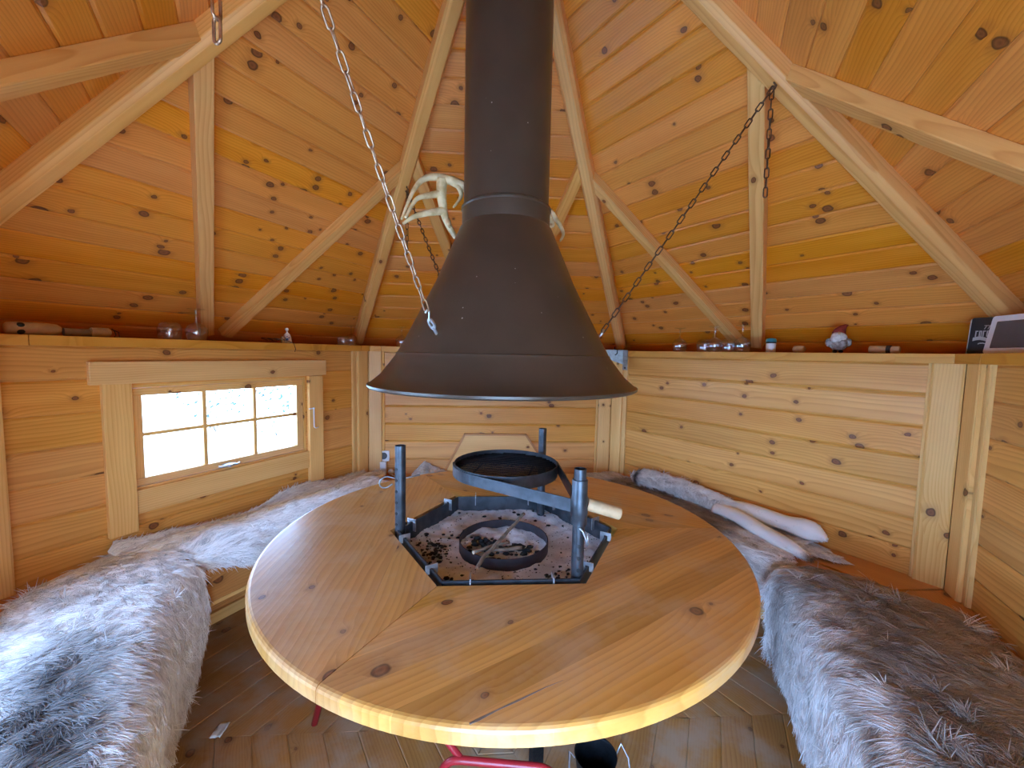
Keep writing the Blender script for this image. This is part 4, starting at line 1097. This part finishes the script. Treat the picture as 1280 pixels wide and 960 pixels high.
def hide(net, label, colf, nh, length=.035, flow=(0, 1), cat='hide', rad=.0010, bump=.006, edge=.02, lift=.55, seed=1, nu=40, nv=56, clump=.36, cells=38):
    """net[rows][cols] of 3-D control points (rows run wall -> front). colf(u,v,n)-> rgb arrays"""
    net = np.array(net, float); G_ = crom(net, nu); G_ = np.swapaxes(crom(np.swapaxes(G_, 0, 1), nv), 0, 1)   # nu x nv x 3
    rg = np.random.default_rng(seed)
    U_, V_ = np.meshgrid(np.linspace(0, 1, nu), np.linspace(0, 1, nv), indexing='ij')
    du = np.gradient(G_, axis=0); dv = np.gradient(G_, axis=1)
    nn = np.cross(du, dv); nn /= np.linalg.norm(nn, axis=2, keepdims=True)+1e-9
    if nn[:nu//3].mean(axis=(0, 1))[2] < 0: nn = -nn
    # ragged outline: pull the border in and out
    for ax, W in ((0, U_), (1, V_)):
        e0 = np.exp(-W*9); e1 = np.exp(-(1-W)*9); D = du if ax == 0 else dv; D = D/(np.linalg.norm(D, axis=2, keepdims=True)+1e-9)
        other = V_ if ax == 0 else U_
        G_ = G_ + D*(edge*((vnoise(other*7, other*0+1, seed+ax)-.5)*2*e0+(vnoise(other*7, other*0+9, seed+5+ax)-.5)*2*e1))[..., None]
    b_ = bump*((vnoise(U_*5, V_*7, seed+20)-.3)+.6*(vnoise(U_*13, V_*17, seed+21)-.3))
    G_ = G_+nn*b_[..., None]
    org = Vector(G_.reshape(-1, 3).mean(axis=0)); org.z = G_[..., 2].min()
    me = bpy.data.meshes.new('hide')
    vs = (G_.reshape(-1, 3)-np.array(org)); fs = [[i*nv+j, (i+1)*nv+j, (i+1)*nv+j+1, i*nv+j+1] for i in range(nu-1) for j in range(nv-1)]
    me.from_pydata([tuple(v) for v in vs], [], fs); me.update()
    c = np.clip(np.stack(colf(U_.ravel(), V_.ravel(), rg), 1)*.95, 0, 1)
    at = me.attributes.new('col', 'FLOAT_COLOR', 'POINT'); at.data.foreach_set('color', np.hstack([c, np.ones((len(c), 1))]).astype('f').ravel())
    o = pyobj('fur_hide', me, M['hide'], None, True); o.location = org
    sm = o.modifiers.new('thick', 'SOLIDIFY'); sm.thickness = .004; sm.offset = -1
    props(o, label, cat, 'animal hides on the benches')
    # hairs
    ar = np.linalg.norm(np.cross(du, dv), axis=2)[:-1, :-1].ravel(); pr = ar/ar.sum()
    cell = rg.choice(len(pr), nh, p=pr); ci, cj = cell//(nv-1), cell % (nv-1); fu, fv = rg.random(nh), rg.random(nh)
    def samp(A):
        sh = [-1]+[1]*(A.ndim-2); a, b = fu.reshape(sh), fv.reshape(sh)
        return A[ci, cj]*(1-a)*(1-b)+A[ci+1, cj]*a*(1-b)+A[ci, cj+1]*(1-a)*b+A[ci+1, cj+1]*a*b
    Pp = samp(G_); Nn_ = samp(nn); Nn_ /= np.linalg.norm(Nn_, axis=1, keepdims=True)
    uu = (ci+fu)/(nu-1); vv = (cj+fv)/(nv-1)
    D = samp(du)*flow[0]*nu+samp(dv)*flow[1]*nv
    tu = samp(du); tv = samp(dv); tu /= np.linalg.norm(tu, axis=1, keepdims=True)+1e-9; tv /= np.linalg.norm(tv, axis=1, keepdims=True)+1e-9
    D /= np.linalg.norm(D, axis=1, keepdims=True)+1e-9
    sw = (vnoise(uu*6, vv*9, seed+40)-.5)*2.2; sw2 = (vnoise(uu*6, vv*9, seed+41)-.5)*2.2
    D = D+tu*sw[:, None]*.6+tv*sw2[:, None]*.6
    # clumps: hash of a jittered fine grid
    kx = np.floor(uu*cells+rg.normal(0, .25, nh)).astype(int); ky = np.floor(vv*cells*1.4+rg.normal(0, .25, nh)).astype(int)
    h = (kx*7919+ky*104729) % 4099
    tab = np.random.default_rng(seed+9).normal(0, 1, (4099, 3)); cd = tab[h]
    cu = ((kx+.5)/cells-uu); cvv = ((ky+.5)/(cells*1.4)-vv)
    conv = tu*(cu*np.linalg.norm(samp(du)*nu, axis=1))[:, None]+tv*(cvv*np.linalg.norm(samp(dv)*nv, axis=1))[:, None]
    Dd = D+cd*.35+rg.normal(0, .16, (nh, 3))
    Dd -= Nn_*(Dd*Nn_).sum(1, keepdims=True)*.8
    Dd /= np.linalg.norm(Dd, axis=1, keepdims=True)+1e-9
    ln = length*(.65+.6*rg.random(nh))*(.75+.5*vnoise(uu*8, vv*10, seed+50))
    K = 5; pts = np.zeros((nh, K, 3))
    for k in range(K):
        s = k/(K-1)
        off = Nn_*(lift*s*(1-.45*s))[..., None] if np.ndim(s) else Nn_*(lift*(s-.5*s*s))
        p = Pp + off*ln[:, None] + Dd*(ln*(s*.55+.45*s*s))[:, None] + conv*(clump*s**1.3)
        p[:, 2] -= .10*ln*s*s
        pts[:, k] = p
    cv = bpy.data.hair_curves.new('fur'); cv.add_curves([K]*nh)
    cv.points.foreach_set('position', (pts-np.array(org)).astype('f').ravel())
    rr = np.tile(np.array([1, 1, .85, .6, .2])*rad, nh)*np.repeat(.7+.6*rg.random(nh), K)
    ra = cv.attributes.get('radius') or cv.attributes.new('radius', 'FLOAT', 'POINT'); ra.data.foreach_set('value', rr.astype('f'))
    cc = np.stack(colf(uu, vv, rg), 1)*(1+.10*tab[h][:, :1]+.10*rg.normal(0, 1, (nh, 1)))
    ca = cv.attributes.new('col', 'FLOAT_COLOR', 'CURVE'); ca.data.foreach_set('color', np.hstack([np.clip(cc, .01, .985), np.ones((nh, 1))]).astype('f').ravel())
    cv.materials.append(M['fur'])
    fo = bpy.data.objects.new('fur', cv); COL.objects.link(fo); fo.parent = o; fo['kind'] = 'stuff'
    return o
def mixa(a, b, f):
    f = np.clip(f, 0, 1); return [x*(1-f)+y*f for x, y in zip(a, b)]
WHT = (.95, .94, .93); CRM = (.82, .70, .52); GRY = (.60, .58, .58); DRK = (.13, .12, .12); BRN = (.42, .35, .30); TAN = (.55, .42, .29)
def ss_(x, a, b): t = np.clip((x-a)/(b-a), 0, 1); return t*t*(3-2*t)

# large grey-white hide, left foreground (front-left bench, over the corner of the window bench)
def colA(u, v, rg):
    n = vnoise(u*5+3, v*6, 101); n2 = vnoise(u*14, v*16, 102)
    base = mixa((.84, .83, .83), WHT, n*1.4)
    f = np.exp(-((u-.33-.10*(v-.6))/.105)**2)*ss_(v, .42, .66)*(.45+.9*n2)          # dark saddle
    c = mixa(base, DRK, f*1.05)
    c = mixa(c, GRY, .35*ss_(n2, .6, .9))
    return mixa(c, (.62, .52, .40), ss_(u, .80, 1.0)*.5)
t1 = .462
netA = [
    [(-1.40, .34, .470), (-1.46, .12, .475), (-1.42, -.12, .475), (-1.33, -.36, .475), (-1.22, -.58, .475), (-1.10, -.80, .475)],
    [(-1.30, .31, .478), (-1.33, .10, .490), (-1.28, -.12, .490), (-1.20, -.32, .490), (-1.10, -.52, .490), (-.98, -.72, .490)],
    [(-1.18, .26, .485), (-1.20, .09, .500), (-1.13, -.12, .500), (-1.05, -.29, .500), (-.95, -.47, .500), (-.84, -.65, .500)],
    [(-1.075, .19, .478), (-1.06, .07, .495), (-1.00, -.11, .495), (-.92, -.26, .495), (-.82, -.42, .495), (-.72, -.59, .495)],
    [(-1.035, .175, .430), (-1.008, .06, .440), (-.955, -.10, .440), (-.875, -.25, .440), (-.78, -.41, .440), (-.68, -.57, .440)],
    [(-1.030, .17, .34), (-.995, .055, .33), (-.945, -.10, .31), (-.870, -.25, .31), (-.775, -.41, .31), (-.675, -.57, .31)],
    [(-1.035, .17, .25), (-.995, .05, .20), (-.945, -.10, .16), (-.870, -.25, .15), (-.775, -.41, .15), (-.675, -.57, .15)],
]
hide(netA, 'large grey and white hide over the bench in the left foreground', colA, 85000, .036, (1, .35), seed=11, lift=.45, cells=46)

# brown-grey hide, right foreground
def colR1(u, v, rg):
    n = vnoise(u*5+9, v*6, 201); n2 = vnoise(u*15, v*17, 202)
    c = mixa(BRN, (.34, .29, .25), n)
    c = mixa(c, (.93, .92, .92), ss_(u+.25*(n2-.5), .34, .54)*(.6+.4*ss_(v, .15, .6)))
    c = mixa(c, (.93, .92, .92), ss_(.10-v+.06*(n-.5), 0, .08)*ss_(u, .2, .5)*.9)
    c = mixa(c, (.36, .31, .29), np.exp(-((v-.13)/.05)**2)*ss_(u, .35, .6)*.8)
    return mixa(c, TAN, ss_(.32-u+.1*(n-.5), 0, .25)*.85)
def mir(p): return (-p[0]-.0, p[1], p[2])
netR = [
    [(1.345, -.015, .470), (1.44, -.20, .472), (1.325, -.42, .475), (1.21, -.62, .475), (1.04, -.92, .475)],
    [(1.24, .045, .480), (1.29, -.17, .492), (1.195, -.38, .490), (1.085, -.57, .490), (.93, -.87, .490)],
    [(1.13, .085, .488), (1.14, -.13, .505), (1.05, -.32, .505), (.95, -.51, .505), (.80, -.81, .505)],
    [(1.03, .085, .482), (1.01, -.10, .498), (.94, -.26, .498), (.84, -.45, .498), (.68, -.74, .498)],
    [(.985, .06, .435), (.965, -.09, .445), (.895, -.25, .445), (.80, -.43, .445), (.64, -.71, .445)],
    [(.975, .05, .345), (.955, -.09, .33), (.890, -.25, .32), (.795, -.43, .32), (.635, -.70, .32)],
    [(.975, .045, .26), (.955, -.09, .20), (.890, -.25, .17), (.795, -.43, .16), (.635, -.70, .16)],
]
hide(netR, 'thick brown grey hide with white fringe over the bench in the right foreground', colR1, 85000, .040, (1, .3), seed=23, lift=.45, cells=44)

def on(k, t, ap, z): p = nrm(k)*ap+tan_(k)*t; return (p.x, p.y, z)
# cream hide along the wall under the window
def colB(u, v, rg):
    n = vnoise(u*4, v*9, 301); c = mixa((.80, .70, .56), (.92, .88, .82), n*1.2)
    return mixa(c, (.80, .70, .52), ss_(v, .72, .95)*.6)
ts = (.47, .30, .10, -.12, -.35, -.55, -.74)
netB = [[on(150, t, 1.372, .50+.015*sin(i*2.1)) for i, t in enumerate(ts)],
        [on(150, t, 1.345, .478+.012*sin(i*1.7)) for i, t in enumerate(ts)],
        [on(150, t+.02*sin(i*2), 1.27, .482+.01*sin(i*1.3)) for i, t in enumerate(ts)],
        [on(150, t, 1.18, .470) for i, t in enumerate(ts)]]
hide(netB, 'cream hide lying against the wall under the window', colB, 26000, .026, (.3, 1), seed=31, lift=.4, edge=.03, nu=24, clump=.7)
# white hide on the window bench
def colC(u, v, rg):
    n = vnoise(u*6, v*9, 401); c = mixa((.88, .87, .87), (.96, .96, .96), n*1.3)
    return mixa(c, (.74, .60, .40), ss_(u, .72, .95)*ss_(v, .2, .3)*ss_(v, .48, .40))
ts = (.36, .22, .10, -.02, -.14, -.30, -.46, -.62)
hg = (0, .04, .12, .17, .06, .03, .03, .02)
eb = lambda i: -.022 if i == 0 else 0
netC = [[on(150, t, 1.27, .488+eb(i)) for i, t in enumerate(ts)], [on(150, t, 1.17, .500+.008*sin(i*2)+eb(i)) for i, t in enumerate(ts)], [on(150, t, 1.08, .497+.008*sin(i*1.4)+eb(i)) for i, t in enumerate(ts)],
        [on(150, t, 1.01 if hg[i] else 1.05, .485) for i, t in enumerate(ts)], [on(150, t, .982 if hg[i] else 1.03, .46-hg[i]*.35) for i, t in enumerate(ts)],
        [on(150, t, .978 if hg[i] else 1.02, .455-hg[i]) for i, t in enumerate(ts)]]
hide(netC, 'fluffy white hide on the window bench trailing over its front edge', colC, 36000, .030, (.4, 1), seed=43, lift=.55, edge=.006, nu=28)
# hide on the right bench beside the table
def colD(u, v, rg):
    n = vnoise(u*5, v*9, 501); n2 = vnoise(u*16, v*22, 502)
    c = mixa((.30, .24, .19), (.52, .44, .37), n2)
    c = mixa(c, (.90, .88, .86), ss_(v+.25*(n-.5), .70, .84)*.9)
    return mixa(c, (.85, .82, .80), ss_(.16-v+.1*(n-.5), 0, .08)*.8)
ts = (.79, .62, .46, .30, .12, -.06, -.24, -.40)
netD = [[on(30, t, 1.37, .475) for i, t in enumerate(ts)], [on(30, t, 1.32, .478) for i, t in enumerate(ts)],
        [on(30, t, 1.24, .482+.008*sin(i*1.9)) for i, t in enumerate(ts)], [on(30, t, 1.13, .486) for i, t in enumerate(ts)], [on(30, t-(.06 if i > 5 else 0), 1.02, .480) for i, t in enumerate(ts)],
        [on(30, t-(.06 if i > 5 else 0), .985, .43) for i, t in enumerate(ts)], [on(30, t-(.06 if i > 5 else 0), .980, .34) for i, t in enumerate(ts)]]
hide(netD, 'brown hide with white ends on the right bench beside the table', colD, 42000, .026, (.5, 1), seed=57, lift=.5, edge=.02, nu=34)
# tufts of a hide on the back bench
def colE(u, v, rg): return mixa((.70, .66, .62), (.82, .80, .78), vnoise(u*4, v*6, 601))
netE = [[(-.50, AW-.02, .465), (-.44, AW-.018, .525), (-.38, AW-.018, .50), (-.29, AW-.02, .465)], [(-.50, AW-.06, .468), (-.44, AW-.06, .50), (-.38, AW-.06, .485), (-.28, AW-.06, .468)],
        [(-.50, AW-.14, .465), (-.44, AW-.14, .475), (-.38, AW-.14, .475), (-.28, AW-.14, .465)]]
hide(netE, 'small tuft of white hide on the back bench by the outlet', colE, 6000, .022, (.5, .6), seed=61, lift=.5, nu=14, nv=18, cells=14, edge=.01)
# rolled white leg pieces on the right bench
def leg_roll(pts, rads, lb, nh, seed, tipcol, ln=.014, startcol=None):
    V_ = np.array(pts, float); P = crom(V_, 26); R = crom(np.array(rads, float), 26); nv = 16
    rows = []
    for i in range(26):
        t = P[min(i+1, 25)]-P[max(i-1, 0)]; t /= np.linalg.norm(t); a = np.cross(t, (0, 0, 1.0)); a /= np.linalg.norm(a); b = np.cross(a, t)
        rows.append([P[i]+(a*cos(q)+b*sin(q)*.85)*R[i] for q in np.linspace(pi*1.15, -pi*.15, nv)])
    def colf(u, v, rg): return mixa(mixa((.88, .85, .81), (.95, .94, .92), vnoise(u*5, v*5, seed)), tipcol, ss_(u, .86, .97)) if startcol is None else mixa(mixa((.88, .85, .81), (.96, .95, .94), vnoise(u*5, v*5, seed)), startcol, np.exp(-((u-.14)/.05)**2))
    return hide(rows, lb, colf, nh, ln, (1, 0), seed=seed, lift=.35, nu=26, nv=16, bump=.003, edge=.004, cells=22)
leg_roll([on(30, .56, 1.336, .505), on(30, .46, 1.331, .520), on(30, .30, 1.326, .525), on(30, .12, 1.316, .522), on(30, -.06, 1.305, .518)], [.012, .050, .046, .050, .036], 'fluffy white rolled hide edge along the right wall', 24000, 69, (.88, .86, .83), .040, (.13, .11, .10))
leg_roll([on(30, -.02, 1.338, .512), on(30, -.14, 1.335, .520), on(30, -.30, 1.325, .518), on(30, -.40, 1.320, .522), on(30, -.46, 1.312, .515)], [.028, .040, .040, .048, .006], 'smooth cream rolled hide leg against the right wall', 9000, 71, (.93, .91, .89), .012)
leg_roll([on(30, -.02, 1.270, .505), on(30, -.14, 1.235, .512), on(30, -.28, 1.180, .505), on(30, -.40, 1.135, .500), on(30, -.48, 1.115, .490)], [.030, .033, .030, .027, .006], 'cream hide leg with a brown tip on the right bench', 8000, 73, (.25, .15, .09), .014)
netF = [[on(30, -.36, 1.33, .47), on(30, -.44, 1.325, .468), on(30, -.51, 1.30, .460)], [on(30, -.36, 1.27, .475), on(30, -.45, 1.265, .472), on(30, -.545, 1.28, .458)], [on(30, -.34, 1.20, .47), on(30, -.42, 1.205, .466), on(30, -.50, 1.25, .458)]]
hide(netF, 'flat pointed flap of white hide at the bare end of the right bench', colE, 4000, .018, (0, 1), seed=79, lift=.3, nu=12, nv=14, cells=12, edge=.006)

# ------------------------------------------------------------------ outside
mb = MB(); mb.prism((0, 0, -.12), (1,0,0), (0,1,0), (0,0,1), [(-40, -40), (40, -40), (40, 40), (-40, 40)], .05)
props(mb.build('outside_ground', M['snow'], origin=(0,0,-.12)), kind='structure')
def shrub(x, y, h, seed, lb):
    P = Vector((x, y, -.12)); rs = random.Random(seed); root = empty('shrub', P, lb, 'shrub', 'shrubs outside the window')
    mb = MB(); b = MB()
    for i in range(9):
        a = rs.uniform(0, 2*pi); top = P+Vector((cos(a)*h*.35, sin(a)*h*.35, h*rs.uniform(.6, 1)))
        b.tube([P+Vector((0,0,.0)), P.lerp(top, .5)+Vector((0,0,.1)), top], [.004, .003, .002], 6)
        for j in range(16):
            q = P.lerp(top, rs.uniform(.35, 1.05))+Vector((rs.gauss(0, h*.13), rs.gauss(0, h*.13), rs.gauss(0, h*.1)))
            s = rs.uniform(.025, .05); d = Vector((rs.gauss(0, 1), rs.gauss(0, 1), rs.gauss(0, .6))).normalized(); e = d.orthogonal().normalized(); f2 = d.cross(e)
            b0 = len(mb.v)
            for (u_, v_) in ((-s, 0), (0, -s*.45), (s, 0), (0, s*.45)): mb.v.append(q+e*u_+f2*v_); mb.w.append((0,0,0)); mb.r.append((.5,.5,.5))
            mb.f.append([b0, b0+1, b0+2, b0+3]); mb.m.append(0)
    lf = mb.build('leaves', M['leaf'], root); lf['kind'] = 'stuff'
    b.build('stems', M['trunk'], root, smooth_=True)
shrub(-3.3, 5.3, 1.25, 3, 'leafy dark green shrub outside behind the right window panes')
shrub(-4.4, 5.6, 1.1, 5, 'leafy dark green shrub outside behind the middle window panes')
shrub(-6.3, 5.8, 1.1, 8, 'small leafy shrub outside behind the left window panes')

# ------------------------------------------------------------------ light
w = bpy.data.worlds.new('sky'); sc.world = w; w.use_nodes = True; nt = w.node_tree; nt.nodes.clear()
bg = N(nt, 'ShaderNodeBackground'); wo = N(nt, 'ShaderNodeOutputWorld')
SKY = 26.5
bg.inputs[0].default_value = (.32, .56, 1.0, 1); bg.inputs[1].default_value = SKY; L(nt, bg.outputs[0], wo.inputs[0])
def portal(name, k, a, b, z0, z1):
    n, t = nrm(k), tan_(k); ld = bpy.data.lights.new(name, 'AREA'); ld.shape = 'RECTANGLE'; ld.size = b-a; ld.size_y = z1-z0; ld.cycles.is_portal = True
    o = bpy.data.objects.new(name, ld); COL.objects.link(o); o.location = n*(AW+.06)+t*((a+b)/2)+Vector((0,0,(z0+z1)/2))
    o.rotation_euler = (-n).to_track_quat('-Z', 'Y').to_euler()
for k, (a, b, z0, z1) in OPEN.items(): portal('daylight_portal', k, a, b, z0, z1)

# ------------------------------------------------------------------ camera and view
cd = bpy.data.cameras.new('camera'); cam = bpy.data.objects.new('camera', cd); COL.objects.link(cam); sc.camera = cam
cd.sensor_fit = 'HORIZONTAL'; cd.sensor_width = 36; cd.lens = 36*512.44/1280; cd.clip_start = .02
yaw, pitch, roll = -.0677, -.0749, .0201
Fv = Vector((-sin(yaw)*cos(pitch), cos(yaw)*cos(pitch), sin(pitch))); R0 = Vector((cos(yaw), sin(yaw), 0)); U0 = R0.cross(Fv)
Rv = R0*cos(roll)+U0*sin(roll); Uv = U0*cos(roll)-R0*sin(roll)
mt = Matrix((Rv, Uv, -Fv)).transposed().to_4x4(); mt.translation = Vector((-.0534, -1.2943, 1.2559)); cam.matrix_world = mt
vs = sc.view_settings; vs.view_transform = 'Standard'; vs.look = 'None'; vs.gamma = 1; vs.use_curve_mapping = False; vs.exposure = 0.0
sc.cycles.use_denoising = True
try: sc.cycles.denoiser = 'OPENIMAGEDENOISE'
except Exception: pass
sc.cycles.max_bounces = 11; sc.cycles.diffuse_bounces = 8; sc.cycles.use_adaptive_sampling = True; sc.cycles.adaptive_threshold = .03; sc.cycles.transparent_max_bounces = 16; sc.cycles.sample_clamp_indirect = 12
sc.cycles.caustics_reflective = False; sc.cycles.caustics_refractive = False
for o in list(bpy.data.objects):
    if '_org' in o: del o['_org']
